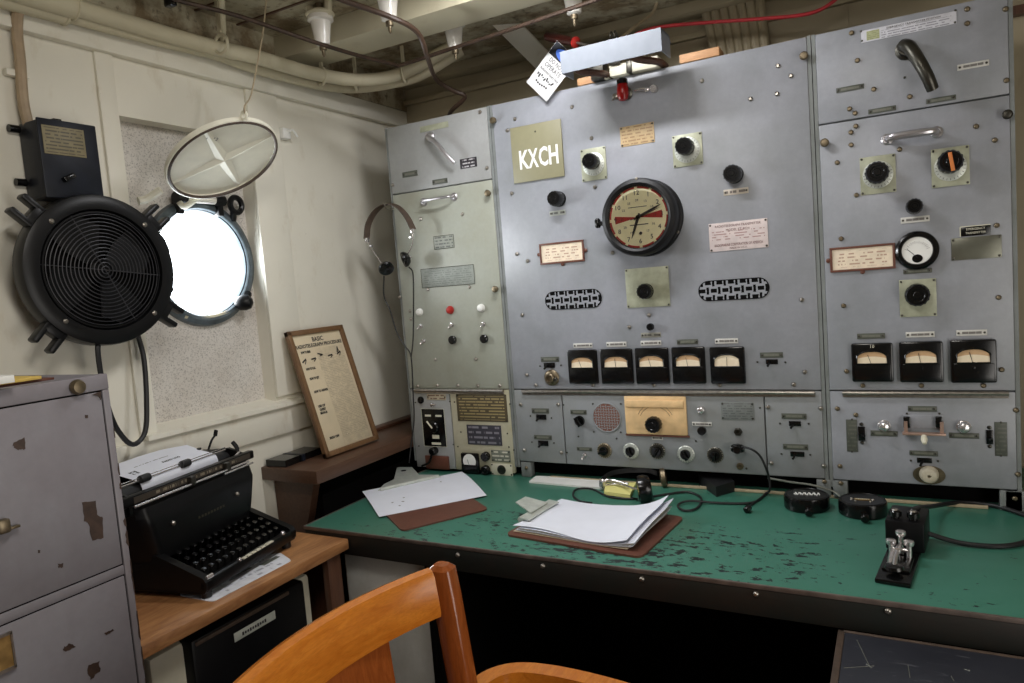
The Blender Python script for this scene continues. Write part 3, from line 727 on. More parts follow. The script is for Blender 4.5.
d = q-p; b.tube([(p.x-.004, -.022, p.z+.006), (p.x+d.x*.14, -.042, p.z+d.z*.06), (p.x+d.x*.5, -.056, p.z+d.z*.42), (p.x+d.x*.8, -.056, p.z+d.z*.75), (q.x, -.044, q.z)], .012, 12, 6, radii=lambda u: .0165-.003*u)
ob('handle', b, M['darksteel'], t)
latch(t, 1006.5, 115.5, 'darksteel'); latch(t, 825, 143.5, 'bronze')
bow_handle(t, (887, 139.5), (936.5, 132.2), 'alu', .034, .0065, 1.3)
dialplate(t, cq((859.3, 157.3), (895.6, 154.4), (896.2, 191.6), (861, 195.6))); knob(t, 877, 172.5, 11.5, 'fluted', .042)
dialplate(t, cq((930.6, 149.4), (969, 145.5), (970, 184.8), (932, 187.7))); k = knob(t, 950.6, 161.5, 12, 'fluted', .048)
p = oY(950.6, 161.5, -.051); b = B(); b.box((p.x+.002, -.0495, p.z), (.008, .003, .044), .0008, Matrix.Rotation(-.14, 3, 'Y')); ob('pointer', b, M['orange'], k)
knob(t, 914.5, 206, 8, 'fluted', .04); labelplate(t, 915, 219.5, 29, 6, False)
x, z, w, h = rc(917, 250.5, 39, 39); r = h/2
b = B(); b.lathe((x, 0, z), OUT, [(r, 0), (r, .006), (r*.97, .012), (r*.86, .016), (r*.72, .016), (r*.69, .012), (r*.2, .012)], 44); o = ob('round_meter', b, M['black'], t)
b = B(); b.lathe((x, -.0121, z), OUT, [(r*.69, 0), (r*.69, .0004)], 40); ob('meter_face', b, M['white'], o)
b = B(); b.prism([Vector((x+r*.3*math.sin(a)*.8, -.0135, z-r*.62+r*.34*(1+math.cos(a))*.62)) for a in [2*PI*k/20 for k in range(20)]], (0, .0009, 0)); ob('pivot_cover', b, M['black'], o)
b = B(); b.tube([(x, -.0132, z-r*.35), (x-r*.45, -.0132, z+r*.1)], .0007, 5, 1); ob('needle', b, M['ink'], o)
b = B()
for k in range(15):
    a = math.radians(20+140*k/14); b.box((x+r*.52*math.cos(a), -.0126, z-r*.1+r*.52*math.sin(a)), (r*.10 if k % 2 else r*.15, .0004, .0007), 0, Matrix.Rotation(-a, 3, 'Y'))
ob('meter_scale', b, M['ink'], o)
labelplate(t, 917.5, 271, 29, 4.6)
x, z, w, h = cq((960.4, 227), (990.4, 224.6), (990.8, 234.2), (960.8, 236.8)); o = plate(t, (x, z, w, h), 'black', 'label_plate', .003, False)
b = B(); b.bx(x-w/2, x+w/2, -.0035, 0, z+h/2-.0008, z+h/2+.0012); b.bx(x-w/2-.002, x-w/2, -.0035, 0, z-h/2, z+h/2); ob('plate_border', b, M['pale'], o)
textfit([('EMERGENCY', 0, h*.2, h*.25, w*.62), ('TRANSMITTER', 0, -h*.2, h*.23, w*.68)], w, panelmat(x, z, -.0034), M['pale'], o)
plate(t, cq((951, 238.2), (1001.4, 234.8), (1002, 257.3), (951.6, 260.6)), plain('tarnished_plate', srgb(112, 112, 100), .35, .6, .3, 12), 'name_plate', .002, 4)
card(t, cq((832, 250.5), (892.5, 245), (893, 266.5), (833, 270)))
dialplate(t, cq((899, 280), (936, 278.3), (937, 315.6), (900, 317.5)), 'plate_green', False); knob(t, 917.5, 295.3, 11.5, 'fluted', .036)
labelplate(t, 871, 336, 28, 5.5); labelplate(t, 920, 334.5, 29, 5.5, False); labelplate(t, 971.5, 332.7, 31, 5.8, False)
meter(t, 851.5, 342.8, 893, 381.5, .3); meter(t, 899, 341.2, 943, 382, .4); meter(t, 949.8, 339.3, 996.2, 382.5, .35)
x, z, w, h = rc(872, 346, 8, 4); textfit([('10', 0, 0, h*.8, None)], w, panelmat(x, z, -.0122), M['pale'], t, 'meter_number')
sc = [(162, 32), (137, 63), (138, 127), (67, 217), (165, 383), (385, 150), (775, 33), (870, 103), (880, 537), (87, 605)]
screws(t, [(824+a/5.095, 120+b_/5.095) for a, b_ in sc], screw_bm)
screws(t, [(824+a/5.095, 240+b_/5.095) for a, b_ in ((100, 335), (890, 293))], screw_bm)
screws(t, [(824+a/5.095, 330+b_/5.095) for a, b_ in ((115, 210), (905, 202), (198, 283), (497, 283), (813, 283), (68, 400), (162, 432), (978, 408))], screw_bm)
screws(t, [(840, 466), (1018, 474.3)], screw_bm)
hinge(t, 842.6, 1008.5, 392.4)
def vlabel(cx, cy, w, h): plate(t, rc(cx, cy, w, h), None, 'label_plate', .002, 0, 8, srgb(80, 83, 75), srgb(96, 98, 88), word=3)
vlabel(852, 435.5, 11, 32); vlabel(1001, 439, 12.5, 34)
screws(t, [(852, 419.5), (852, 451.5), (1001, 422.5), (1001, 455.5), (907, 413.5), (939.5, 413.5)], small_screw_me())
for c in ((861.8, 433.5), (989.6, 437)):
    x, z, w, h = rc(*c, 7, 14); b = B(); b.bx(x-w/2, x+w/2, -.004, 0, z-h/2, z+h/2, .001); o = ob('switch', b, M['black'], t)
    b = B(); b.tube([(x, 0, z), (x+.002, -.018, z-.006)], .0035, 8, 1); ob('lever', b, M['black'], o)
    b = B()
    for dz in (-1, 1): b.lathe((x, 0, z+dz*(h/2+.006)), OUT, [(.005, 0), (.004, .003), (.001, .004)], 10)
    ob('mounting_screw', b, M['darksteel'], o)
pilot(t, 884, 425.5, 5, 'chrome', .024); labelplate(t, 884, 433.3, 27, 5.5); pilot(t, 963.7, 426.5, 5.5, 'chrome', .024); labelplate(t, 964, 435.6, 30, 5.5)
labelplate(t, 922.2, 408.7, 29, 5.5); labelplate(t, 923.6, 453.2, 28.5, 5)
x, z, w, h = rc(923, 421.5, 40, 13); ks = B(); ks.bx(x-w/2, x+w/2, -.002, 0, z-h/2, z+h/2, .0005); ksw = ob('knife_switch', ks, M['panel'], t)
for c in ((906.8, 421.5), (938.8, 421.5)):
    x, z, w, h = rc(*c, 7, 11); ks = B(); ks.bx(x-w/2, x+w/2, -.014, -.002, z-h/2, z+h/2, .002); ob('contact_post', ks, M['black'], ksw)
x, z, w, h = rc(923.6, 432.0, 43, 5.5); b = B(); b.bx(x-w/2, x+w/2, -.030, -.012, z-.003, z+.003, .001)
b.bx(x-w/2+.004, x-w/2+.012, -.02, 0, z, z+.03); b.bx(x+w/2-.012, x+w/2-.004, -.02, 0, z, z+.03); ob('switch_bar', b, plain('copper_bar', srgb(170, 142, 128), .4, .5), ksw)
b = B(); b.lathe((x, -.028, z-.004), (0, -.7, -.5), [(.006, 0), (.008, .012), (.005, .024), (.002, .026)], 14); ob('switch_grip', b, M['pale'], ksw)
switch(t, 924.5, 460.3, 15); screws(t, [(911, 460.5), (938, 461)], small_screw_me())
p = oY(929, 474); b = B()
ell = [Vector((p.x+.036*math.cos(a), -.003, p.z-.002+.024*math.sin(a))) for a in [2*PI*k/28 for k in range(28)]]; b.prism(ell, (0, .003, 0)); o = ob('lock', b, M['bronze'], t)
b = B(); b.lathe((p.x, -.003, p.z), OUT, [(.022, 0), (.021, .010), (.017, .020), (.013, .022), (.004, .022), (.004, .012)], 24); ob('lock_barrel', b, plain('dull_ivory', srgb(184, 176, 156), .45), o)
# feet
for t, c in ((main, (526.5, 469)), (main, (824.5, 483)), (right, (841, 484.5)), (right, (1015, 500))):
    x, z, w, h = rc(*c, 12, 14); b = B(); b.bx(x-.02, x+.016, 0, .03, DESK, ZB-.002, .002)
    if c[0] == 1015: b.bx(x-.03, x+.02, .0, .03, DESK, ZB-.002, .002)
    ob('foot', b, M['frame'], t); place('screw', screw_bm, t, (x, 0, z+.004))
for t, xx in ((left, .06), (left, .36), (main, .5), (main, 1.3), (right, 1.45), (right, 1.78)):
    b = B(); b.bx(xx-.02, xx+.02, .33, .38, DESK, ZB-.002); ob('foot', b, M['frame'], t)

# ------------------------------------------------------------------ the room
XW, XR, YF, YB, ZC = -.24, 2.7, -3.0, .44, 2.27
REC = (-.828, -.393, 1.075, 1.931); XP = -.29
PC = Vector((XP, -.582, 1.54)); PR = .158
b = B()
y0, y1, z0, z1 = REC
b.bx(XW-.05, XW, YF, y0, 0, ZC+.03); b.bx(XW-.05, XW, y1, YB+.06, 0, ZC+.03); b.bx(XW-.05, XW, y0, y1, 0, z0); b.bx(XW-.05, XW, y0, y1, z1, ZC+.03)
wall_left = struct('wall_left', b, M['wall'])
b = B(); bm = b.bm                            # perforated panel with the round opening
angs = sorted([2*PI*k/64 for k in range(64)] + [math.atan2(zz-PC.z, yy-PC.y) % (2*PI) for yy in (y0, y1) for zz in (z0, z1)])
ins, outr = [], []
for a in angs:
    cy, cz = math.cos(a), math.sin(a)
    ins.append((PC.y+(PR+.006)*cy, PC.z+(PR+.006)*cz))
    k = min([((y1 if cy > 0 else y0)-PC.y)/cy if abs(cy) > 1e-6 else 9, ((z1 if cz > 0 else z0)-PC.z)/cz if abs(cz) > 1e-6 else 9])
    outr.append((PC.y+k*cy, PC.z+k*cz))
for xx in (XP,):
    A = [bm.verts.new((xx, *p)) for p in ins]; Q = [bm.verts.new((xx, *p)) for p in outr]
    A2 = [bm.verts.new((xx-.02, *p)) for p in ins]; Q2 = [bm.verts.new((xx-.02, *p)) for p in outr]
    n = len(A)
    for k in range(n):
        j = (k+1) % n
        bm.faces.new((A[k], A[j], Q[j], Q[k])); bm.faces.new((A2[j], A2[k], Q2[k], Q2[j]))
        bm.faces.new((A[j], A[k], A2[k], A2[j])); bm.faces.new((Q[k], Q[j], Q2[j], Q2[k]))
struct('recess_panel', b, M['speckle'], wall_left)
struct('wall_back', B().bx(XW-.05, XR+.05, YB, YB+.06, 0, ZC+.03), M['walltan'])
struct('wall_right', B().bx(XR, XR+.06, YF, YB, 0, ZC+.03), M['walltan'])
struct('wall_front', B().bx(XW-.05, XR+.06, YF-.06, YF, 0, ZC+.03), M['walltan'])
struct('floor', B().bx(XW-.05, XR+.06, YF-.06, YB+.06, -.06, 0), M['floor'])
struct('ceiling', B().bx(XW-.05, XR+.06, YF-.06, YB+.06, ZC, ZC+.06), M['ceiling'])
# trims
struct('trim_1', B().bx(XW, XW+.010, -.876, y0, .0, 2.085, .002), M['trim'])
struct('trim_2', B().bx(XW, XW+.012, y1, -.266, z0+.02, 2.085, .003), M['trim'])
struct('trim_3', B().bx(XW, XW+.028, YF, YB, 2.083, 2.15, .004), M['wall'])
struct('trim_4', B().bx(XW, XW+.016, YF, -.20, .972, 1.062, .003), M['trim'])
b = B(); b.prism([(XW-.06, -.87, 1.062), (XW+.03, -.87, 1.062), (XW+.03, -.87, 1.074), (XW-.06, -.87, 1.092)], (0, .60, 0)); struct('trim_5', b, M['trim'])
b = B(); b.bx(XW, XR, YB-.012, YB, 2.05, 2.06, .002); b.bx(XW, XR, YB-.02, YB, 2.17, 2.19, .002); struct('trim_6', b, M['walltan'])
b = B(); p = oY(846, 10, YB); b.bx(p.x-.006, p.x+.006, YB-.008, YB, .8, ZC); struct('trim_7', b, M['walltan'])
b = B(); p = oY(1020, 12, YB); b.bx(p.x-.05, XR, YB-.03, YB, p.z-.012, p.z+.012); struct('trim_8', b, M['darkwood'])
# deck beams under the ceiling
struct('trim_9', B().bx(XW, XR, -.27, -.12, 2.195, ZC, .004), M['pipe'])
struct('trim_14', B().bx(XW, XW+.03, YF, YB, 2.15, ZC), M['ceiling'])
struct('trim_10', B().bx(XW, XR, .36, YB, 2.235, ZC, .004), M['walltan'])
p = oZ(240, 3, ZC); struct('trim_12', B().bx(XW, XR, -1.02, -.90, 2.215, ZC, .004), M['ceiling'])
b = B()
for k in range(1, 5): b.bx(XW, XR, -1.02+k*.15, -1.012+k*.15, ZC-.004, ZC)
struct('trim_13', b, M['darkwood'])

# porthole
b = B()
b.lathe((XP, PC.y, PC.z), (1, 0, 0), [(PR, -.035), (PR, .012), (PR+.006, .022), (PR+.016, .024), (PR+.030, .016), (PR+.034, 0), (PR+.034, -.004)], 64, False, False)
win = struct('window_1', b, plain('blue_grey_port_rim', srgb(96, 106, 112), .35, .5, .3, 30))
b = B(); b.ring((XP+.012, PC.y, PC.z), (1, 0, 0), PR+.004, .004, 64, 6); struct('gasket', b, M['black'], win)
def portpt(px, py, off=.03): return oX(px, py, XP+off)
p = portpt(240, 304); b = B(); b.tube([PC+Vector((.02, .15, -.10)), p], .012, 8, 1); b.lathe(p-Vector((.012, .01, 0)), (.6, .6, .1), [(.010, 0), (.022, .012), (.026, .03), (.022, .046), (.008, .055)], 18); struct('dog_bolt', b, M['blacks'], win)
p = portpt(236, 205); b = B(); b.ring(p, (1, .1, 0), .024, .009, 24, 8); b.tube([PC+Vector((.02, .12, .13)), p-Vector((0, .012, .02))], .010, 8, 1); struct('dog_bolt', b, M['blacks'], win)
p = portpt(200, 200); b = B(); b.cyl(p+Vector((0, -.05, .002)), p+Vector((0, .05, .002)), .013); struct('hinge_pin', b, M['porcelain'], win)
b = B(); 
for s in (-1, 1): b.cyl(p+Vector((0, s*.05, .002)), p+Vector((0, s*.085, .002)), .016); b.box(p+Vector((-.01, s*.07, -.02)), (.03, .02, .05), .004)
struct('hinge', b, M['blacks'], win)
b = B(); p = portpt(184, 316, .015); b.tube([p+Vector((0, .02*k, -.012*math.sin(PI*k/8))) for k in range(9)], .008, 6, 1); struct('drip_rim', b, M['pipe'], win)

# deadlight cover held open on a wire
A = Vector((0, 1, 0)); Bv = Vector((.131, 0, .083)).normalized(); NN = A.cross(Bv).normalized()
if NN.z > 0: NN = -NN
dc = at(222.5, 158, 1.95); R = .158
cov = thing('deadlight_cover', 'round cream cover with cross ribs held up by a wire above the bright porthole', 'porthole cover', dc)
b = B(); b.lathe(dc, NN, [(R*.97, -.004), (R, .000), (R, .012), (R*.965, .014), (R*.955, .003), (R*.3, .004), (.001, .005)], 64, True, False); ob('cover_disc', b, M['coverpaint'], cov)
b = B(); b.ring(dc+NN*.012, NN, R*.955, .0045, 64, 8); ob('gasket', b, M['leather'], cov)
b = B()
for ang in (.888, .888-PI/2):
    d = A*math.cos(ang)+Bv*math.sin(ang); q = NN.cross(d)
    b.bm.verts.ensure_lookup_table()
    V = [b.bm.verts.new(v) for v in (dc-d*R*.94+q*.006+NN*.003, dc-d*R*.94-q*.006+NN*.003, dc-d*R*.94+NN*.006, dc+q*.022+NN*.003, dc-q*.022+NN*.003, dc+NN*.012, dc+d*R*.94+q*.006+NN*.003, dc+d*R*.94-q*.006+NN*.003, dc+d*R*.94+NN*.006)]
    for f_ in ((0, 3, 5, 2), (1, 2, 5, 4), (3, 6, 8, 5), (4, 5, 8, 7), (0, 2, 1), (6, 7, 8)): b.bm.faces.new([V[k] for k in f_])
ob('cross_rib', b, M['coverpaint'], cov)
b = B(); h = dc-Bv*R
b.tube([h-A*.11+Bv*.01, h-A*.13-Bv*.03, h-A*.15-Bv*.04], .011, 8, 4); ob('hinge_lug', b, M['coverpaint'], cov); b = B(); b.tube([h+A*.02, h-Bv*.05, Vector((XP+.03, dc.y, PC.z+PR+.02))], .009, 8, 3); ob('hinge_arm', b, M['coverpaint'], cov)
ed_ = A*math.cos(1.80)+Bv*math.sin(1.80); e = dc+ed_*R; b = B(); b.ring(e+ed_*.010+NN*.006, A, .010, .004, 20, 6); ob('eye_ring', b, M['coverpaint'], cov)
hk = e+ed_*.018+NN*.006
b = B(); me_ = None; X_ = A.copy(); Y_ = (Bv).copy()
textfit([('M 12', -R*.48, R*.42, .012, .034)], 1, Matrix(((X_.x, Y_.x, NN.x, dc.x), (X_.y, Y_.y, NN.y, dc.y), (X_.z, Y_.z, NN.z, dc.z), (0, 0, 0, 1))) @ Matrix.Translation((0, 0, .0045)), M['plate'], cov)
b = B(); p1 = at(258, 60, 2.0); p2 = at(268, 6, 2.0); top = Vector((p2.x, p2.y, ZC))
b.tube([hk, hk+Vector((0, .002, .02)), at(251, 95, 1.98), p1, at(263, 32, 2.0), top], .0022, 6, 4)
tag(ob('hanging_wire', b, M['beige']), 'thin tan wire running from the ceiling down to the open porthole cover', 'wire')
b = B(); p = oX(284, 134, XW+.012); b.box(p, (.03, .035, .035), .004); b.tube([p, p+Vector((.03, .01, .01)), p+Vector((.03, .03, -.01))], .004, 6, 2)
tag(ob('wall_hook', b, M['white']), 'small white metal hook on the wall board right of the porthole cover', 'hook')

# swung-open port with fan guard
Rp = oX(172, 270, -.13); rl = ray(17, 271)
best = min([k*.001 for k in range(1200, 1900)], key=lambda t: abs(((CAM+rl*t)-Rp).length-.372) + (0 if t < (Rp-CAM).dot(FWD)-.12 else 9))
print('FAN', Rp, CAM+rl*best, ((CAM+rl*best)-Rp).length)
Lp = CAM+rl*best; FC = (Lp+Rp)/2; fx = (Rp-Lp).normalized(); fz = Vector((0, 0, 1)); fn = fx.cross(fz).normalized(); fz = fn.cross(fx)*-1
if fz.z < 0: fz = -fz
FRr = (Rp-Lp).length/2*.985
fan = thing('porthole_fan', 'round black fan with concentric wire guard, swung open beside the bright porthole', 'fan', FC)
b = B(); r = FRr
b.lathe(FC-fn*.03, fn, [(r*.97, -.004), (r, .004), (r, .034), (r*.985, .044), (r*.90, .050), (r*.80, .048), (r*.775, .036), (r*.77, .004)], 64, False, False); ob('rim', b, M['blacks'], fan)
b = B(); b.lathe(FC-fn*.036, fn, [(r*.96, 0), (r*.96, .006)], 48); ob('back_plate', b, M['dark'], fan)
b = B(); b.ring(FC+fn*.012, fn, r*.76, .003, 64, 6); ob('guard_ring', b, M['blacks'], fan)
gm = plain('dark_guard_wire', srgb(58, 58, 62), .4, .3)
for k in range(15):
    b = B(); b.ring(FC+fn*(.014+.004*(1-k/15)), fn, r*(.05+.68*k/14), .0012, 56, 5); ob('guard_ring', b, gm, fan)
b = B()
for a in (2.05, .42, -.1, 3.55-.42, -1.12, 3.14): pass
for a in (2.05, -.10, -1.10, 3.05):
    d = fx*math.cos(a)+fz*math.sin(a); b.tube([FC+fn*.0165, FC+d*r*.78+fn*.013], .0013, 5, 1)
ob('guard_spoke', b, gm, fan)
b = B()
for k in range(4):                            # blades behind the guard
    a = k*PI/2+.5; d = fx*math.cos(a)+fz*math.sin(a); s = fn.cross(d)
    b.prism([FC-fn*.012+d*r*.12-s*.012, FC-fn*.006+d*r*.5-s*.06, FC-fn*.006+d*r*.72-s*.03, FC-fn*.018+d*r*.70+s*.05, FC-fn*.018+d*r*.4+s*.04, FC-fn*.014+d*r*.12+s*.012], fn*.002)
ob('fan_blade', b, M['blackm'], fan)
b = B(); b.lathe(FC-fn*.02, fn, [(r*.16, 0), (r*.16, .02), (r*.10, .028)], 24); ob('motor_hub', b, M['blackm'], fan)
for a in (2.42, .72, -.60, -2.30):             # forked lugs
    d = fx*math.cos(a)+fz*math.sin(a); s = fn.cross(d); b = B()
    for q in (-1, 1):
        c = FC+d*r*1.06+s*q*.021-fn*.004
        b.box(c, (.075, .014, .03), .004, Matrix((d, s, fn)).transposed())
    b.box(FC+d*r*1.0-fn*.004, (.03, .05, .03), .004, Matrix((d, s, fn)).transposed())
    ob('lug', b, M['blacks'], fan)
b = B()
for a in (2.36, .80, -.78, -2.30):
    d = fx*math.cos(a)+fz*math.sin(a); b.lathe(FC+d*r*.865+fn*.018, fn, [(.006, 0), (.006, .003), (.003, .005)], 10)
ob('screw', b, M['steel'], fan)
b = B()                                       # hinge arm back to the port rim
b.tube([FC+fx*r*.98-fn*.012+fz*.05, Vector((-.20, -.775, 1.60)), Vector((XP+.02, -.755, 1.62))], .012, 8, 3); ob('hinge_arm', b, M['blacks'], fan); b = B(); b.tube([FC+fx*r*.98-fn*.012-fz*.05, Vector((-.20, -.775, 1.47)), Vector((XP+.02, -.755, 1.47))], .012, 8, 3)
ob('hinge_arm', b, M['blacks'], fan)
b = B(); c0 = FC-fz*r*.9-fn*.02
pt = [oX(138, 336, -.20), oX(144, 360, -.19), oX(146.5, 400, -.18), oX(145, 432, -.17), oX(133, 444.5, -.16), oX(119, 432, -.15), oX(109, 410, -.14), oX(101, 375, -.14), oX(98, 345, -.14)]
b.tube([FC+fx*r*.45-fz*r*.86-fn*.02]+pt+[FC+fx*r*.02-fz*r*.95-fn*.02], .0065, 8, 5)
ob('cord', b, M['rubber'], fan)

# fuse box on the wall
fb = thing('fuse_box', 'dark navy metal switch box with aged label plate on the wall above the fan', 'switch box', (XW+.03, -1.03, 1.70))
fx0 = XW+.080; q0, q1 = oX(36, 118, fx0), oX(93, 127, fx0)
b = B(); b.bx(XW, fx0, q0.y, q1.y, 1.690, q0.z, .006); ob('box_body', b, M['navy'], fb)
b = B(); b.bx(fx0, fx0+.006, q0.y-.003, q1.y+.003, 1.688, q0.z+.002, .003); ob('box_cover', b, M['navy'], fb)
u0, u1 = oX(41, 124, fx0+.008), oX(87, 158, fx0+.008)
b = B(); b.bx(fx0+.006, fx0+.008, u0.y, u1.y, u1.z-.0, u0.z, .0005)
ob('label_plate', b, printed('box_print', srgb(136, 126, 96), srgb(70, 66, 60), abs(u1.y-u0.y)/2, abs(u0.z-u1.z)/2, 8, 'YZ', .5, 0, 14, thr=.44), fb)
p = oX(67, 178, fx0+.006); b = B(); b.box(p+Vector((.008, 0, 0)), (.016, .03, .012), .003, Matrix.Rotation(.5, 3, 'X')); ob('switch_lever', b, M['black'], fb)
b = B()
for (yy, zz) in ((q0.y-.004, q0.z-.015), (q0.y-.004, 1.73)): b.cyl((XW+.012, yy, zz), (XW+.012, yy-.022, zz), .009)
b.box((XW+.05, q0.y+.06, q0.z+.006), (.02, .02, .012), .002); ob('mounting_ear', b, M['black'], fb)
b = B(); b.tube([Vector((XW+.024, q0.y+.012, q0.z-.01)), oX(23, 100, XW+.022), oX(20, 60, XW+.022), oX(17, 30, XW+.024), Vector((XW+.06, oX(17, 30, XW).y-.02, 2.14))], .012, 10, 5)
tag(ob('conduit', b, plain('brown_stained_conduit', srgb(168, 148, 122), .5)), 'brown stained conduit running up the wall from the switch box', 'conduit')
b = B(); b.box(oX(16, 74, XW+.01), (.02, .05, .016), .003)
tag(ob('pipe_strap', b, M['trim']), 'small cream strap across the conduit above the switch box', 'strap')

# pipes along the wall and into the corner
def pipe(pts, r, label, m='pipe'):
    b = B(); b.tube(pts, r, 12, 6); o = tag(ob('pipe', b, M[m]), label, 'pipe', 'painted pipes under the ceiling')
    b = B(); b.tube(pts[:2], r*1.32, 12, 1); b.ring(pts[1], pts[1]-pts[0], r*1.30, .004, 20, 6); ob('sleeve', b, M[m], o)
    return o
up = [Vector((-.155, YF+.02, 2.15)), oZ(71, 8, 2.15)+Vector((.01, 0, 0)), Vector((-.15, -.58, 2.15)), oZ(260, 54, 2.15)+Vector((-.03, 0, 0)), oZ(316, 74, 2.15), oY(362, 80, -.02), oY(403, 73, .08), oY(444, 51, .16), oY(468, 36, .21)]
pipe(up, .022, 'upper of two cream pipes along the wall, curving away at the corner')
lo = [Vector((-.19, YF+.02, 2.10)), oX(64, 15, -.185), oX(153, 39, -.185), oX(211, 53, -.185), oX(260, 70, -.18), oY(324, 86, -.10), oY(362, 88, .04), oY(405, 81, .12), oY(428, 72, .16), oY(462, 51, .22)]
pipe(lo, .017, 'lower thinner of two cream pipes along the wall, under the upper pipe')
def strapring(p, d, r, label):
    b = B(); b.ring(p, d, r, .005, 20, 6); b.bx(p.x-.006, p.x+.006, p.y-.003, p.y+.003, p.z+r, ZC); tag(ob('pipe_hanger', b, M['pipe']), label, 'pipe hanger', 'pipe hangers')
strapring(oZ(221, 44, 2.15), (0, 1, 0), .026, 'cream hanger on the upper pipe near the hanging wire')
strapring(oZ(322, 76, 2.15), (.3, 1, 0), .026, 'cream hanger on the upper pipe beside the leftmost white insulator')
strapring(oY(356, 82, -.02), (.8, .5, 0), .027, 'cream hanger where the two pipes start to curve')
strapring(oY(404, 74, .08), (1, .4, .1), .030, 'cream clamp holding the pipes together at the corner')
p = oZ(222, -4, 2.2); b = B(); b.tube([Vector((p.x, p.y, ZC)), oZ(223, 30, 2.19), oZ(219, 42, 2.175)], .009, 8, 3); tag(ob('pipe_drop', b, M['pipe']), 'thin vertical cream pipe dropping onto the upper wall pipe', 'pipe')

# insulators and antenna rods
ins_me = [('flange', fin('flange', B().lathe((0, 0, 0), (0, 0, -1), [(.036, 0), (.038, .004), (.038, .014), (.030, .018)], 24)), M['porcelain']),
          ('cone', fin('cone', B().lathe((0, 0, 0), (0, 0, -1), [(.030, .017), (.024, .060), (.021, .082), (.012, .086)], 24)), M['porcelain']),
          ('terminal', fin('terminal', B().lathe((0, 0, 0), (0, 0, -1), [(.011, .085), (.011, .098), (.006, .100), (.005, .112), (.002, .118)], 12)), M['bronze'])]
IP = {}
for (px, py, lab, zt) in ((320, 16, 'white porcelain insulator hanging from the forked cream bracket', 2.235), (386.5, -10, 'white porcelain insulator cut off by the top edge, next after the bracket one', 2.25), (453, 22, 'white porcelain insulator above the corner of the pipes, on the deck beam', 2.245), (572, -16, 'rightmost white porcelain insulator, above the red-handled tool', 2.245)):
    p = oZ(px, py, zt); t = thing('insulator', lab, 'insulator', p, 'white insulators under the ceiling'); IP[px] = p
    for nm, me, mt in ins_me:
        if not me.materials: me.materials.append(mt)
        place(nm, me, t, p)
    if zt < ZC: ob('stud', B().cyl(p, (p.x, p.y, ZC), .012), M['bronze'], t)
p = IP[320]; b = B(); b.ring(p+Vector((0, 0, .004)), (0, 0, 1), .036, .007, 24, 6)
for s in (-1, 1): b.tube([p+Vector((s*.028, 0, -.004)), p+Vector((s*.034, 0, .02)), Vector((p.x+s*.036, p.y, ZC))], .012, 8, 2)
tag(ob('bracket', b, M['pipe']), 'forked cream bracket carrying the leftmost white insulator', 'bracket')
b = B(); b.tube([oZ(170, -4, 2.19), oZ(180, 1, 2.185), oZ(240, 16.5, 2.165), oZ(314, 42, 2.13), oZ(360, 56, 2.12), oZ(393, 64, 2.12), oZ(403, 64.5, 2.12), oZ(455, 47.5, 2.13), oZ(500, 33, 2.13), oZ(596, 0, 2.14), oZ(650, -18, 2.14), oZ(760, -54, 2.14), oZ(960, -118, 2.14)], .006, 8, 4)
tag(ob('antenna_rod', b, M['rust']), 'brown rusty rod strung below the white insulators', 'rod')
b = B(); p = oZ(170, 0, 2.19); b.box(p, (.03, .02, .035), .005); b.cyl(p, (p.x, p.y, ZC), .005); tag(ob('rod_clamp', b, M['black']), 'small black clamp at the left end of the brown rod', 'clamp')
b = B(); b.tube([oZ(332, -6, 2.2), oZ(342, 0, 2.2), oZ(393, 18, 2.15), oZ(418, 33, 2.13), oZ(427, 56, 2.09), oY(436, 79, -.02), oY(452, 90, .05), oY(464, 95, .08), oY(463, 100, .09), oY(452, 110, .10), oY(449, 116, .14)], .0075, 8, 5)
tag(ob('feed_cable', b, M['browncable']), 'brown cable curving down from the ceiling onto the narrow cabinet', 'cable')
b = B(); b.tube([oY(659, -8, .30), oY(653, 12, .30), oY(637, 25, .26), oY(621, 38, .2), oY(606, 52, .12), oY(598, 74, .06)], .0055, 8, 5)
tag(ob('beige_cable', b, M['beige']), 'beige cable coming down from the ceiling behind the grey lamp cover', 'cable')
b = B(); b.tube([oY(842, -14, .30), oY(835, 0, .30), oY(809, 13.7, .28), oY(758, 19, .26), oY(707, 22.6, .24), oY(660, 27, .2), oY(637, 34, .16), oY(628, 44, .10), oY(622, 58, .05)], .0055, 8, 6)
tag(ob('red_cable', b, M['redcable']), 'bright red cable looping above the wide cabinet to the lamp cover', 'cable')
b = B(); p0, p1 = oY(497, 14, .10), oY(548, 66, .36); d = (p1-p0); s = Vector((1, 0, .0))
b.strip([(p0+Vector((-.05, -.03, .015)), s, (0, .3, 1)), (p0+Vector((-.01, -.01, .008)), s, (0, .6, 1)), (p0, (1, 0, .3), (0, 1, .4)), (p1, (1, 0, .3), (0, 1, .6))], .075, .008)
tag(ob('brace_bar', b, M['trim']), 'cream flat bent brace between the ceiling and the back wall', 'brace')
for k in range(7):                            # painted cable run behind the wide cabinet
    b = B(); p = oY(703.5+9.3*k, 0, YB-.03); q = oY(715.5+8.4*k, 55, YB-.03); d = (q-p)
    t0 = (ZC-p.z)/d.z; b.tube([p+d*t0, p, q, p+d*((1.5-p.z)/d.z)], .0150, 10, 1)
    tag(ob('wall_cable', b, M['walltan']), 'one of the thick tan painted cables running side by side down the back wall', 'cable', 'tan cables on the back wall')

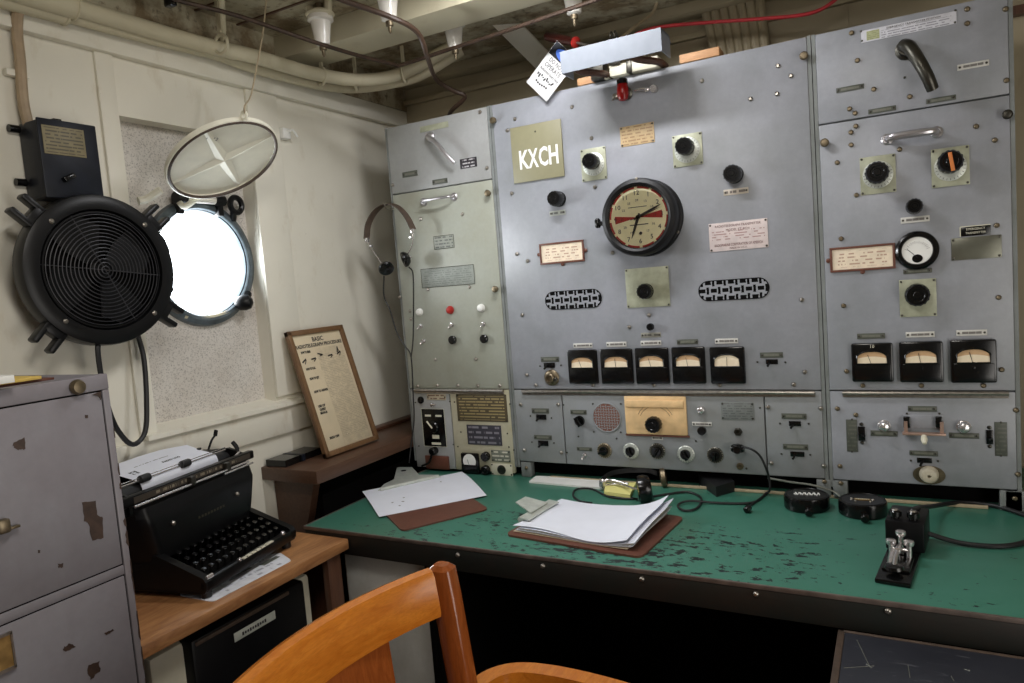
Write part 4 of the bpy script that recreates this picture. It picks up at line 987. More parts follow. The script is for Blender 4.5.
# ------------------------------------------------------------------ on top of the wide cabinet
lb = thing('lamp_cover', 'pale grey metal lamp cover along the top edge of the wide cabinet', 'lamp', (.885, -.08, ZT))
LY = -.19
c = [oY(561, 50, LY), oY(662.5, 29.4, LY), oY(660.6, 51.4, LY), oY(560.5, 73.8, LY)]
zb, zt2, xa, xb = (c[2].z+c[3].z)/2, (c[0].z+c[1].z)/2, (c[0].x+c[3].x)/2, (c[1].x+c[2].x)/2
b = B(); b.prism([(xa, LY, zb), (xa, LY-.003, zt2), (xa, LY+.07, zt2), (xa, LY+.09, zt2-.015), (xa, LY+.09, zt2-.018), (xa, LY+.068, zt2-.004), (xa, LY+.003, zt2-.004), (xa, LY+.004, zb)], (xb-xa, 0, 0)); ob('reflector', b, M['graylight'], lb)
for xx in (xa, xb-.003): ob('end_cap', B().bx(xx, xx+.003, LY, LY+.08, zb, zt2-.001), M['graylight'], lb)
b = B(); b.cyl((xa+.01, LY+.045, zt2-.03), (xb-.01, LY+.045, zt2-.03), .013); ob('lamp_tube', b, M['white'], lb)
for px in (602, 657):
    p = oY(px, 62, -.04); b = B(); b.tube([(p.x-.045, LY+.03, zt2-.03), (p.x-.03, LY+.06, zb+.012), (p.x, -.03, ZT+.010), (p.x+.004, .03, ZT+.010)], .010, 8, 3); ob('arm', b, M['darkwood'], lb)
b = B(); b.bx(.845, .99, -.02, .06, ZT, ZT+.032, .004); b.bx(.80, .84, -.015, .05, ZT, ZT+.02, .003); ob('lamp_base', b, M['pale'], lb)
b = B(); b.bx(.897, .914, -.024, .02, ZT, ZT+.034, .003); ob('wire_clamp', b, M['darksteel'], lb)
p = oY(687, 57, .04); q = oY(712, 51, .04)
b = B(); b.bx(1.045, 1.155, .0, .06, ZT, ZT+.024, .003); tag(ob('wood_block', b, M['blockwood']), 'small bare wood block lying on the cabinet right of the lamp cover', 'wood block')
b = B(); b.bx(.735, .80, .0, .06, ZT, ZT+.022, .003); tag(ob('wood_block', b, M['blockwood']), 'bare wood block under the left end of the lamp cover, behind the white tag', 'wood block')
# warning tag
Q = [oY(557, 40.5, -.02), oY(578, 60, -.02), oY(545, 94, -.02), oY(523.5, 79, -.02)]
tgp = Q[0]; uu = (Q[1]-Q[0]).normalized(); vv = (Q[0]-Q[3]); vv = (vv-uu*vv.dot(uu)).normalized(); W = (Q[1]-Q[0]).length; H = (Q[0]-Q[3]).length
ctr = Q[0]+uu*W/2-vv*H/2
nrm = uu.cross(vv)
TM = Matrix(((uu.x, vv.x, nrm.x, ctr.x), (uu.y, vv.y, nrm.y, ctr.y), (uu.z, vv.z, nrm.z, ctr.z), (0, 0, 0, 1)))
b = B(); b.box((0, 0, 0), (W, H, .0008)); 
for v in b.bm.verts: v.co = TM @ v.co
wt = ob('warning_tag', b, M['tagwhite'], None); tag(wt, 'white warning tag with blue corner hanging tilted over the cabinet top edge', 'tag')
b = B(); b.box((W*.0, H*.36, .0006), (W*.98, H*.27, .0004)); 
for v in b.bm.verts: v.co = TM @ v.co
ob('blue_header', b, M['navy'], wt)
b = B(); b.lathe((W*.1, H*.36, .0008), (0, 0, 1), [(H*.11, 0), (H*.11, .0003)], 20); 
for v in b.bm.verts: v.co = TM @ Vector(((v.co.x-W*.1)*2.3+W*.1, v.co.y, v.co.z))
ob('blue_oval', b, M['blue'], wt)
textfit([('DO NOT', 0, H*.15, H*.09, W*.62), ('OPERATE', 0, H*.03, H*.09, W*.70), ('Authorized Users Only', 0, -H*.08, H*.06, W*.84)], W, TM @ Matrix.Translation((0, 0, .0006)), M['ink'], wt)
b = B()
for k in range(9): b.box((W*(-.35+.08*k), -H*(.20+.02*math.sin(k*2.1)), .0006), (W*.05, H*(.05+.03*math.sin(k*1.7)), .0004), 0, Matrix.Rotation(.5*math.sin(k*3), 3, 'Z'))
for k in range(6): b.box((W*(-.25+.09*k), -H*(.33+.015*math.sin(k)), .0006), (W*.06, H*.035, .0004), 0, Matrix.Rotation(.4*math.sin(k*2), 3, 'Z'))
for v in b.bm.verts: v.co = TM @ v.co
ob('handwriting', b, M['ink'], wt)
# hand tool with brown handle and red collar
hp0, hp1 = oY(546, 36, .06), oY(578, 43, .02); d = (hp1-hp0).normalized(); L = (hp1-hp0).length
tl = thing('screwdriver', 'dark red-brown handled tool with red collar lying on top behind the white tag', 'hand tool', hp0)
b = B(); b.lathe(hp0, d, [(.004, 0), (.013, .004), (.015, .02), (.014, L*.6), (.012, L*.85), (.011, L*.9)], 16); ob('handle', b, plain('red_brown_varnish', srgb(50, 20, 16), .2), tl)
b = B(); b.lathe(hp0+d*L*.88, d, [(.012, 0), (.017, .003), (.017, .010), (.012, .013)], 16); ob('collar', b, M['red'], tl)
b = B(); b.cyl(hp0+d*L*.95, hp0+d*(L+.13), .004); ob('shaft', b, M['steel'], tl)
b = B()
p = hp0+d*(L+.08); b.bx(p.x-.02, p.x+.02, p.y-.02, p.y+.02, ZT, p.z-.005, .003); tag(ob('tool_rest', b, M['darksteel']), 'small dark block under the red-brown handled tool', 'block')
p = oY(614, 38, .0); b = B(); b.ring((p.x, -.02, p.z), (1, 0, 0), .012, .002, 16, 5); b.ring((p.x+.012, -.02, p.z), (1, 0, 0), .012, .002, 16, 5); b.bx(p.x-.01, p.x+.022, -.03, -.01, ZT+.03, p.z-.010, .002); tag(ob('wire_clip', b, M['darksteel']), 'small wire loops standing behind the grey lamp cover', 'clip')

# ------------------------------------------------------------------ clock and call sign
cc = oY(645.6, 218.2); CR = .112
ck = thing('wall_clock', 'round black bulkhead clock with red sectors on the wide grey cabinet', 'clock', (cc.x, 0, cc.z))
o3 = Vector((cc.x, 0, cc.z))
b = B(); b.lathe(o3, OUT, [(CR, 0), (CR, .008), (CR*.985, .012), (CR*.95, .014), (CR*.94, .050), (CR*.985, .052), (CR*.985, .066), (CR*.95, .076), (CR*.86, .080), (CR*.78, .074), (CR*.775, .062)], 72, True, False); ob('case', b, M['blackc'], ck)
DY = -.067; DR = CR*.785
b = B(); b.lathe((o3.x, DY+.004, o3.z), OUT, [(DR, 0), (DR, .004)], 64); face = ob('dial', b, M['dialface'], ck)
tilt = math.radians(2)
def dp(a, r, y=DY-.0006): a -= tilt; return Vector((o3.x+r*math.sin(a), y, o3.z+r*math.cos(a)))
b = B()
for a0, a1 in ((90, 108), (270, 288)):
    b.prism([dp(0, 0)]+[dp(math.radians(a0-9+(a1-a0)*k/8), DR*.80) for k in range(9)], (0, .0004, 0))
ob('silence_sector', b, M['red'], face)
b = B()
for k in range(12):
    a = math.radians(30*k+3); A1 = [dp(a+math.radians(24*j/6), DR*.985) for j in range(7)]; A2 = [dp(a+math.radians(24*j/6), DR*.925) for j in range(7)]
    b.prism(A1+list(reversed(A2)), (0, .0004, 0))
ob('second_marks', b, M['red'], face)
L = []
for k in range(1, 13):
    a = math.radians(30*k)-tilt; L.append((str(k), DR*.78*math.sin(a), DR*.78*math.cos(a), DR*.15, None)); L.append((str(k+12), DR*.55*math.sin(a), DR*.55*math.cos(a), DR*.075, None))
textfit(L, DR, panelmat(o3.x, o3.z, DY-.0008), M['ink'], face, 'numerals')
b = B(); b.box(dp(0, DR*.33), (DR*.62, .0004, DR*.02)); b.box(dp(PI, DR*.24), (DR*.62, .0004, DR*.03)); b.lathe(dp(PI*.98, DR*.52), OUT, [(DR*.05, 0), (DR*.05, .0008)], 16); ob('dial_print', b, M['ink'], face)
def hand(deg, L, w0, w1, y, tail=.18):
    a = math.radians(deg); d = Vector((math.sin(a), 0, math.cos(a))); s = Vector((d.z, 0, -d.x)); o = Vector((o3.x, y, o3.z))
    return B().prism([o-d*L*tail-s*w0*.6, o-d*L*tail+s*w0*.6, o+s*w0, o+d*L*.7+s*w1, o+d*L, o+d*L*.7-s*w1, o-s*w0], (0, .0012, 0))
ob('hour_hand', hand(201, DR*.72, .0042, .003, DY-.004), M['ink'], ck)
ob('minute_hand', hand(67, DR*.86, .0035, .0026, DY-.006), M['ink'], ck)
ob('second_hand', hand(73, DR*.84, .0012, .0008, DY-.008, .3), M['ink'], ck)
b = B(); b.lathe((o3.x, DY, o3.z), OUT, [(.006, 0), (.006, .008), (.004, .010)], 14); ob('hand_hub', b, M['black'], ck)
b = B(); b.lathe((o3.x, -.0760, o3.z), OUT, [(DR*1.0, 0), (DR*.7, .0030), (DR*.35, .0045), (.001, .005)], 40, False, False); ob('glass', b, M['glass'], ck)
p = oY(599, 223, -.05); b = B(); b.tube([(o3.x-CR*.95, -.055, o3.z-.008), (p.x, -.05, p.z)], .007, 8, 1); b.lathe((p.x-.004, -.05, p.z-.014), (0, 0, 1), [(.007, 0), (.009, .006), (.009, .022), (.005, .028)], 12); ob('case_latch', b, M['black'], ck)
b = B()
for a in (2, 118, 240): b.lathe(o3+Vector((CR*.97*math.sin(math.radians(a)), -.013 if a != 2 else -.075, CR*.955*math.cos(math.radians(a)))), OUT, [(.005, 0), (.004, .003), (.001, .004)], 10)
ob('screw', b, M['steel'], ck)
Q = [oY(*p) for p in ((509.4, 130), (559.7, 118.2), (566.2, 174.4), (516.4, 185))]
cx, cz = sum(p.x for p in Q)/4, sum(p.z for p in Q)/4; w = ((Q[1]-Q[0]).length+(Q[2]-Q[3]).length)/2; h = ((Q[0]-Q[3]).length+(Q[1]-Q[2]).length)/2
b = B(); b.bx(cx-w/2, cx+w/2, -.006, -.0002, cz-h/2, cz+h/2, .0008); sg = tag(ob('call_sign_plate', b, plain('olive_sign_paint', srgb(136, 132, 104), .5, 0, .05)), 'olive square sign with white call letters on the wide cabinet', 'sign')
textfit([('K', -w*.27, -h*.12, h*.335, w*.195), ('X', -w*.075, -h*.12, h*.335, w*.20), ('C', w*.125, -h*.115, h*.335, w*.18), ('H', w*.325, -h*.115, h*.335, w*.18)], w, panelmat(cx, cz, -.0064), M['white'], sg, 'lettering', .0020)
b = B(); b.lathe((cx, -.006, cz+h*.36), OUT, [(.003, 0), (.002, .001)], 10); ob('screw', b, M['darksteel'], sg)

# ------------------------------------------------------------------ desk
dk_ = thing('desk', 'long desk with worn green top below the grey radio cabinets', 'desk', (1.2, -.3, 0))
DX0, DX1, DY0 = .046, 2.35, -.60
b = B(); b.bx(DX0, DX1, DY0+.004, .42, DESK-.012, DESK-.0005, .002); ob('desk_top', b, M['desk'], dk_)
b = B(); b.bx(DX0, DX1, DY0-.002, DY0+.004, DESK-.010, DESK, .0015); b.bx(DX0-.005, DX0, DY0, .42, DESK-.010, DESK, .0015); ob('edge_strip', b, plain('worn_edge_metal', srgb(104, 92, 86), .4, .3, .35, 25), dk_)
b = B(); b.bx(DX0, DX1, DY0, DY0+.025, DESK-.068, DESK-.0105, .002); b.bx(DX0, DX0+.02, DY0+.02, .42, DESK-.068, DESK-.012); ob('apron', b, M['apron'], dk_)
for px, py in ((458, 555), (543, 566), (642, 579), (756, 594), (888, 611)):
    p = oY(px, py, DY0); place('screw', screw_me, dk_, (p.x, DY0, p.z))
b = B(); b.bx(.06, .46, -.555, .40, 0, DESK-.012, .003); ob('pedestal', b, painted('pedestal_grey', srgb(205, 205, 200), srgb(186, 184, 174), .45, .5), dk_)
b = B(); b.bx(.4605, .475, -.575, .40, 0, DESK-.012, .002); ob('shaded_pedestal_side', b, M['dark'], dk_)  # near-black: kneehole shade painted into the pedestal side
b = B(); b.bx(.44, .4605, -.575, -.555, 0, DESK-.012, .002); ob('pedestal_edge', b, M['dark'], dk_)  # edge strip carries the same painted shade
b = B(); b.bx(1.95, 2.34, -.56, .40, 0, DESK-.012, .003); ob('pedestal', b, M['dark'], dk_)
b = B(); b.bx(.476, 1.95, .0, .02, 0.014, DESK-.012); ob('kneehole_panel', b, M['dark'], dk_)  # under-desk shade put into the panel colour
b = B(); b.bx(.476, 1.95, -.56, .34, .0, .012); ob('floor_shade_sheet', b, M['dark'], dk_)  # dark sheet added over the floor to paint the shade there
b = B()
pa, pb = oZ(690, 494, DESK), oZ(1012, 510, DESK); b.bx(XB+.12, XD-.07, .000, .008, DESK, DESK+.008, .001); ob('back_strip', b, M['beige'], dk_)

# things on the desk
def flat(name, pts, z, th, mat, parent=None, curl=None):
    b = B(); b.prism([Vector((p.x, p.y, z)) for p in pts], (0, 0, th)); return ob(name, b, mat, parent)
def rounded(P, r, n=5):
    out = []
    for i in range(len(P)):
        a, c, d = P[i-1], P[i], P[(i+1) % len(P)]
        u = (a-c).normalized(); v = (d-c).normalized()
        for k in range(n+1):
            t = k/n; out.append((c+u*r)*(1-t)**2 + c*2*t*(1-t) + (c+v*r)*t*t)
    return out
cbA = thing('clipboard', 'brown clipboard with one flat white sheet, left end of the green desk', 'clipboard', oZ(430, 500, DESK))
BA = [oZ(402, 532, DESK), oZ(489, 510, DESK)]
e1 = (BA[1]-BA[0]); dn = Vector((-.80, .59, 0)).normalized(); wA = e1.length
c4 = [BA[0], BA[1], BA[1]+dn*.37, BA[0]+dn*.37]
b = B(); b.prism([Vector((p.x, p.y, DESK)) for p in rounded(c4, .022)], (0, 0, .004)); ob('board', b, M['hard'], cbA)
cl_ = [oZ(*q, DESK+.010) for q in ((378, 490), (441, 477), (437, 474.5), (419, 474.5), (412, 467), (397, 467), (394, 479), (384, 484))]
b = B(); b.prism([Vector((p.x, p.y, DESK+.0055)) for p in cl_], (0, 0, .004)); b.cyl(cl_[0]+Vector((.01, 0, .002)), cl_[1]+Vector((-.01, 0, .002)), .006); ob('clip', b, M['plate_light'], cbA)
hl = oZ(403.5, 470.5, DESK+.010); b = B(); b.lathe((hl.x, hl.y, DESK+.0096), (0, 0, 1), [(.010, 0), (.010, .0005)], 16); ob('clip_hole', b, M['dark'], cbA)
PA = [oZ(362, 490.5, .768), oZ(462, 472, .768), oZ(486.5, 494.5, .768), oZ(379, 516, .768)]
def shA(u, v):
    p = (PA[3]*(1-u)+PA[2]*u)*(1-v)+(PA[0]*(1-u)+PA[1]*u)*v
    return Vector((p.x, p.y, .7655+.006*math.sin(PI*v)*(.4+.6*u)+.004*u*v))
b = B(); b.grid(shA, 10, 10, (0, 0, .0006)); sA = ob('white_sheet', b, M['paper'], None)
tag(sA, 'plain white paper sheet lying on the brown clipboard at the desk left end', 'paper')
b = B(); 
for (u, v, s) in ((.30, .42, .006), (.22, .20, .006), (.27, .30, .008), (.18, .34, .006), (.72, .72, .006)):
    p = shA(u, v); b.box((p.x, p.y, p.z+.0006), (s, s*.7, .0005))
ob('ink_spot', b, M['plate'], sA)

cbB = thing('clipboard', 'brown clipboard with curled thick stack of white sheets in the middle of the desk', 'clipboard', oZ(590, 525, DESK))
g0, g1, g2, g3 = oZ(505, 536, DESK), oZ(641, 559, DESK), oZ(684.5, 518.5, DESK), oZ(548, 503, DESK)
c4 = [g0, g1, g2, g0+(g2-g1)]
b = B(); b.prism([Vector((p.x, p.y, DESK)) for p in rounded(c4, .022)], (0, 0, .005)); ob('board', b, M['hard'], cbB)
lft = (c4[0]+c4[3])/2; ax = (g1-g0).normalized(); ay = (g2-g1).normalized(); WB = (g1-g0).length; HB = (g2-g1).length
def bp(u, v, z): q = g0+ax*u+ay*v; return Vector((q.x, q.y, DESK+z))
def pz(u, v):                                 # curled top sheet, u along the board, v across
    z = .014+.004*math.sin(PI*v)
    z += .030*max(0, (u-.62))**2*7*(.5+.8*v) + .020*max(0, v-.75)*4*max(0, u-.5)+.012*max(0, .18-v)*4*(1-u)
    z += .003*math.sin(7*u+3*v)
    return z
U0, UL, V0, VL = .012, WB-.045, .022, HB-.030
def shB(u, v):
    sk = .02*(1-v)*u
    return bp(U0+UL*u-.012*max(0, u-.8)*5*.3-sk*.3, V0+VL*v+.012*math.sin(6*u)*(1-v)*.4, pz(u, v))
st = []
for k in range(5):
    kk = k/4
    def f(u, v, kk=kk):
        q = bp(U0+.004*k+(UL-.010+.003*(k % 3))*u, V0+.004*(k % 2)+VL*v, 0)
        return Vector((q.x, q.y, DESK+.0060+(pz(u, v)-.0095)*(.12+.80*kk)))
    b = B(); b.grid(f, 14, 8, (0, 0, .0009)); o = ob('under_sheet', b, M['paper'] if k % 3 else M['paper_warm'])
    st.append(o)
b = B(); b.grid(shB, 22, 14, (0, 0, .0006)); top = ob('paper_stack', b, M['paper'])
tag(top, 'stack of curled white sheets clipped to the brown clipboard in the desk middle', 'paper stack')
for o in st: 
    w = WL[o.name]; o.parent = top; o.location = w-wl(top); o.name = 'sheet'
b = B()
b.prism([bp(.006, HB*.5-.080, .026), bp(.036, HB*.5-.080, .0235), bp(.036, HB*.5+.080, .0235), bp(.006, HB*.5+.080, .026)], (0, 0, .003))
b.cyl(bp(.006, HB*.5-.078, .022), bp(.006, HB*.5+.078, .022), .0075)
b.prism([bp(-.004, HB*.5-.060, .005), bp(.010, HB*.5-.060, .005), bp(.010, HB*.5+.060, .005), bp(-.004, HB*.5+.060, .005)], (0, 0, .014))
b.prism([bp(-.040, HB*.5-.026, .046), bp(.020, HB*.5-.045, .030), bp(.020, HB*.5+.045, .030), bp(-.040, HB*.5+.026, .046)], (0, 0, .003))
ob('clip', b, M['plate_light'], cbB)

b = B(); q = [oZ(529, 480, .770), oZ(603, 486.5, .770), oZ(606, 478, .770), oZ(536, 474.5, .770)]
b.prism([Vector((p.x, p.y, DESK)) for p in q], (0, 0, .006)); tag(ob('paper_pad', b, M['white']), 'narrow edge of a white paper pad pushed under the wide cabinet', 'paper pad')
b = B(); q = [oZ(604, 492, .772), oZ(630, 495.5, .772), oZ(636, 482.5, .772), oZ(606, 484, .772)]
b.prism([Vector((p.x, p.y, DESK+.004)) for p in q], (0, 0, .010)); tag(ob('note_pad', b, M['yellowpaper']), 'small yellow note pad under the headset on the desk', 'note pad')

# headset on the desk
hs = thing('headset', 'black headset lying on the yellow note pad on the desk', 'headphones', oZ(640, 495, DESK))
hc = oZ(644, 490, DESK+.036)
b = B(); b.lathe(hc+Vector((-.018, -.004, 0)), (.9, .35, .1), [(.026, 0), (.038, .004), (.040, .022), (.034, .036), (.022, .040), (.006, .040)], 28, True, True, (16, .003, .024, .025)); ob('ear_cup', b, M['black'], hs)
hc2 = oZ(660, 478, DESK+.026)
b = B(); b.lathe(hc2, (.9, .3, .1), [(.020, 0), (.030, .004), (.030, .016), (.014, .020)], 24); ob('ear_cup', b, M['bronze'], hs)
pth = [oZ(603, 486, DESK+.012), oZ(602, 480, DESK+.030), oZ(611, 473.5, DESK+.050), oZ(628, 470.5, DESK+.055), oZ(647, 470.5, DESK+.05), oZ(657, 473.5, DESK+.04)]
P = smooth(pth, 6); b = B(); b.strip([(p, Vector((0, .3, 1)), Vector((.3, -.3, 1)).cross(Vector((0, .3, 1)))) for p in P], .014, .003); ob('headband', b, M['blackm'], hs)
b = B(); b.tube([pth[0], oZ(618, 484, DESK+.022), hc+Vector((-.02, 0, .0))], .003, 6, 4); b.tube([pth[1], oZ(612, 480, DESK+.03), oZ(628, 484, DESK+.03)], .003, 6, 4); b.lathe(pth[0], (0, 0, 1), [(.012, 0), (.012, .016)], 14); ob('yoke', b, M['chrome'], hs)
zc = DESK+.004
def cable(pts, r, name, label, mat='rubber', sub=7):
    b = B(); b.tube(pts, r, 8, sub); return tag(ob(name, b, M[mat]), label, 'cable')
def hcord(pts, r):
    b = B(); b.tube(pts, r, 8, 7); ob('cord', b, M['rubber'], hs)
hcord([hc+Vector((.01, -.02, -.018)), oZ(650, 497, zc), oZ(668, 494, zc), oZ(688, 492, zc), oZ(701, 498, zc), oZ(697, 508, zc), oZ(684, 510.5, zc), oZ(678, 505, zc), oZ(690, 501, zc+.004), oZ(720, 503, zc), oZ(752, 502.5, zc), oZ(766, 494, zc), oZ(770, 489, zc+.02), oY(769, 478, -.03), oY(766, 468, -.045), oY(760, 456, -.045), oY(752, 449.5, -.045), oY(742, 446.5, -.03)], .0032)
hcord([hc+Vector((-.03, -.02, -.02)), oZ(636, 499, zc), oZ(610, 497, zc), oZ(592, 489, zc), oZ(577, 489, zc), oZ(573, 495, zc), oZ(580, 501, zc), oZ(592, 503, zc)], .003)
cable([oZ(768, 491, zc), oZ(762, 497, zc), oZ(755, 502, zc), oZ(751, 505, zc)], .003, 'plug_cord', 'short black cord end with loose plug right of the small black block')
p = oZ(747.5, 509, DESK+.009); dd = (oZ(752, 504, 0)-oZ(746, 511, 0)).normalized(); b = B(); b.lathe(p-dd*.012, dd, [(.005, 0), (.009, .004), (.009, .022), (.004, .028)], 12); tag(ob('loose_plug', b, M['black']), 'loose black plug lying on the green desk below the jack', 'plug')
jp = oY(738.5, 447.5); b = B(); b.lathe((jp.x, 0, jp.z), (.05, -1, .05), [(.010, 0), (.013, .008), (.013, .030), (.010, .036)], 16); b.lathe((jp.x-.016, -.02, jp.z+.002), (1, 0, 0), [(.009, 0), (.012, .006), (.012, .028), (.008, .036)], 14)
ob('plug', b, M['black'], hs)
b = B(); q = [oZ(699, 484, DESK), oZ(716.5, 497, DESK), oZ(735, 491.5, DESK), oZ(728, 484, DESK)]
b.prism([Vector((p.x, p.y, DESK)) for p in q], (0, 0, .030)); tag(ob('black_block', b, M['rubber']), 'small plain black block on the desk under the wide cabinet, beside the cords', 'block')
cable([oY(768, 478, -.005), oY(790, 482, -.02), oY(812, 485, -.03), oY(826, 489, -.03), oY(836, 493, -.03), oZ(845, 502, DESK+.012)], .003, 'grey_wire', 'grey wire drooping from the wide cabinet behind the round black keys', 'plate')

# two round black sounders
for i, (px, py, lab) in enumerate(((806.5, 498, 'round black puck with white curled mark, nearer the small black block'), (862.5, 503.5, 'round black puck with small brass plate on top, nearer the telegraph key'))):
    c = oZ(px, py+1, DESK+.022); R_ = .056
    t = thing('telegraph_sounder', lab, 'telegraph device', (c.x, c.y, DESK), 'round black pucks on the desk')
    b = B(); b.lathe((c.x, c.y, DESK), (0, 0, 1), [(R_*.96, 0), (R_, .003), (R_, .030), (R_*.97, .035), (R_*.90, .037), (R_*.86, .035)], 48); ob('body', b, M['black'], t)
    d = (Vector((CAM.x, CAM.y, 0))-Vector((c.x, c.y, 0))).normalized(); s = Vector((-d.y, d.x, 0))
    k0 = Vector((c.x, c.y, DESK+.012))+d*R_*.9+s*.004
    b = B(); b.lathe(k0, d, [(.013, 0), (.012, .006), (.005, .008), (.005, .016), (.010, .018), (.010, .030), (.007, .034)], 18); ob('knob', b, M['black'], t)
    b = B(); zt_ = DESK+.0352
    if i == 0:                                # white curl mark
        o0 = Vector((c.x, c.y, zt_))
        for k in range(5):
            x0_ = -.026+.0115*k; b.tube([o0+s*x0_-d*.009+Vector((0, 0, .001)), o0+s*(x0_+.005)+d*.009+Vector((0, 0, .001)), o0+s*(x0_+.009)-d*.010+Vector((0, 0, .001)), o0+s*(x0_+.012)+d*.006+Vector((0, 0, .001))], .0015, 5, 3)
        b.tube([o0-s*.026-d*.004+Vector((0, 0, .001)), o0-s*.030+d*.004+Vector((0, 0, .001)), o0-s*.020+d*.009+Vector((0, 0, .001))], .0011, 5, 3)
        ob('white_mark', b, M['white'], t)
    else:
        o0 = Vector((c.x, c.y, zt_)); rot = Matrix((s, -d, Vector((0, 0, 1)))).transposed()
        b.box(o0+Vector((0, 0, .0006)), (.036, .011, .0012), .0003, rot); pl = ob('label_plate', b, M['brass'], t)
        b = B()
        for k in range(7): b.box(o0+s*(-.0135+.0045*k)+Vector((0, 0, .0013)), (.0030, .006 if k % 2 else .0045, .0004), 0, rot)
        ob('embossing', b, M['pale'], pl)
        b = B()
        for q in (-.024, .024): b.lathe(o0+s*q, (0, 0, 1), [(.004, 0), (.003, .002)], 10)
        for q in (-.016, .018): b.lathe(o0+s*q+d*.014, (0, 0, 1), [(.003, 0), (.002, .002)], 10)
        ob('screw', b, M['steel'], t)

# morse key
K0, K1, K2 = oZ(874.5, 583, DESK), oZ(911, 589, DESK), oZ(938, 545, DESK)
kx = (K1-K0).normalized(); ky = Vector((-kx.y, kx.x, 0)); KW = (K1-K0).length; ko = K0.copy()
KM = Matrix(((kx.x, ky.x, 0, ko.x), (kx.y, ky.y, 0, ko.y), (0, 0, 1, DESK), (0, 0, 0, 1)))
key = thing('morse_key', 'black telegraph key with silver lever parts on an angled base at the desk right end', 'telegraph key', KM @ Vector((KW/2, .12, 0)))
def kob(name, b, mat, parent):
    for v in b.bm.verts: v.co = KM @ v.co
    return ob(name, b, M[mat], parent)
KL = .275
b = B(); b.bx(0, KW, 0, KL, 0, .010, .003); kob('base_plate', b, 'black', key)
b = B(); b.bx(-.002, KW*1.14, .165, KL, .010, .076, .004); kob('housing', b, 'blackm', key)
b = B(); b.bx(KW*.10, KW*.9, .045, .125, .010, .016, .002); kob('sub_base', b, 'black', key)
for xx in (.26, .80):
    b = B(); b.lathe((KW*xx, .182, .074), (0, 0, 1), [(.008, 0), (.008, .006), (.012, .008), (.012, .018), (.009, .021)], 16, True, True, (12, .007, .019, .04)); bp_ = kob('binding_post', b, 'black', key)
    b = B(); b.lathe((KW*xx, .182, .0945), (0, 0, 1), [(.007, 0), (.006, .002), (.002, .003)], 12); kob('post_cap', b, 'steel', bp_)
b = B(); b.bx(KW*.40, KW*.62, .20, .212, .074, .0755); kob('label', b, 'pale', key)
b = B(); b.tube([(KW*.5, .155, .038), (KW*.5, .10, .040), (KW*.49, .06, .036), (KW*.49, .035, .026)], .0045, 8, 3); b.bx(KW*.42, KW*.58, .085, .105, .034, .046, .002); kob('key_lever', b, 'chrome', key)
b = B()
for xx, yy, hh in ((.24, .12, .040), (.76, .12, .042), (.5, .135, .056)):
    b.cyl((KW*xx, yy, .016), (KW*xx, yy, hh), .005); b.lathe((KW*xx, yy, hh), (0, 0, 1), [(.009, 0), (.010, .003), (.010, .009), (.006, .011)], 14)
b.cyl((KW*.2, .12, .030), (KW*.8, .12, .030), .005); kob('trunnion', b, 'chrome', key)
b = B(); b.tube([(KW*.30, .11, .030), (KW*.31, .085, .026), (KW*.31, .06, .014)], .006, 6, 3); b.bx(KW*.26, KW*.42, .055, .09, .017, .020, .001); kob('contact_strip', b, 'chrome', key)
b = B(); b.lathe((KW*.49, .035, .018), (0, 0, 1), [(.014, 0), (.018, .004), (.016, .010), (.006, .012)], 20); kob('key_knob', b, 'black', key)
kp = KM @ Vector((KW*.80, .20, .076)); kq = KM @ Vector((KW, .245, .03))
b = B(); b.tube([kp, kp+Vector((0, .02, .012)), oZ(934, 506, DESK+.03), oZ(960, 502.5, DESK+.008), oZ(990, 505, DESK+.006), oZ(1016, 512, DESK+.006), oZ(1045, 525, DESK+.006), oZ(1030, 540, DESK+.006), oZ(1005, 546, DESK+.006), oZ(975, 545, DESK+.006), oZ(952, 541, DESK+.010), kq], .0055, 10, 7)
ob('cord', b, M['rubber'], key)

# headphones hanging over the edge of the narrow cabinet
hy = -.055
hp = thing('headphones', 'headphones with brown leather band hanging on the edge of the narrow cabinet', 'headphones', oY(392, 240, hy))
pts = [oY(366.5, 239, hy-.01), oY(368.5, 224, hy-.008), oY(376, 211, hy), oY(387.5, 204, hy+.006), oY(398, 207, hy+.004), oY(407, 217, hy-.004), oY(413, 229, hy-.012)]
P = smooth(pts, 8); b = B(); path = []
for i, p in enumerate(P):
    tg = (P[min(i+1, len(P)-1)]-P[max(i-1, 0)]).normalized(); w = Vector((.30, 1, .05)); path.append((p, w-tg*w.dot(tg), tg.cross(w)))
b.strip(path, .024, .003); ob('headband', b, M['leather'], hp)
for (a, c, axd, stp) in (((366.8, 240), (382, 264), (.75, -.35, -.55), (373, 251)), ((412.5, 231), (407.5, 255), (-.75, -.5, -.25), (412.8, 243))):
    A0, A1 = oY(*a, hy-.012), oY(*c, hy-.014); md = oY(*stp, hy-.014)
    b = B(); b.tube([A0, md, A1], .0022, 6, 3); b.box(A0, (.012, .016, .016), .003); b.box(A0+(A1-A0)*.25, (.016, .010, .008), .002)
    b.tube([A1+Vector((-.012, 0, -.012)), A1+Vector((-.002, 0, .006)), A1+Vector((.014, 0, -.012))], .0024, 6, 3); ob('slider_rod', b, M['chrome'], hp)
for (c, axd) in (((386, 268), (.55, -.50, -.55)), ((405.5, 259), (-.60, -.62, -.25))):
    ctr = oY(*c, hy-.018); ax_ = Vector(axd).normalized(); b = B()
    b.lathe(ctr-ax_*.012, ax_, [(.008, -.004), (.018, 0), (.026, .010), (.027, .018), (.024, .022), (.012, .020), (.005, .017)], 28); ob('ear_cup', b, M['black'], hp)
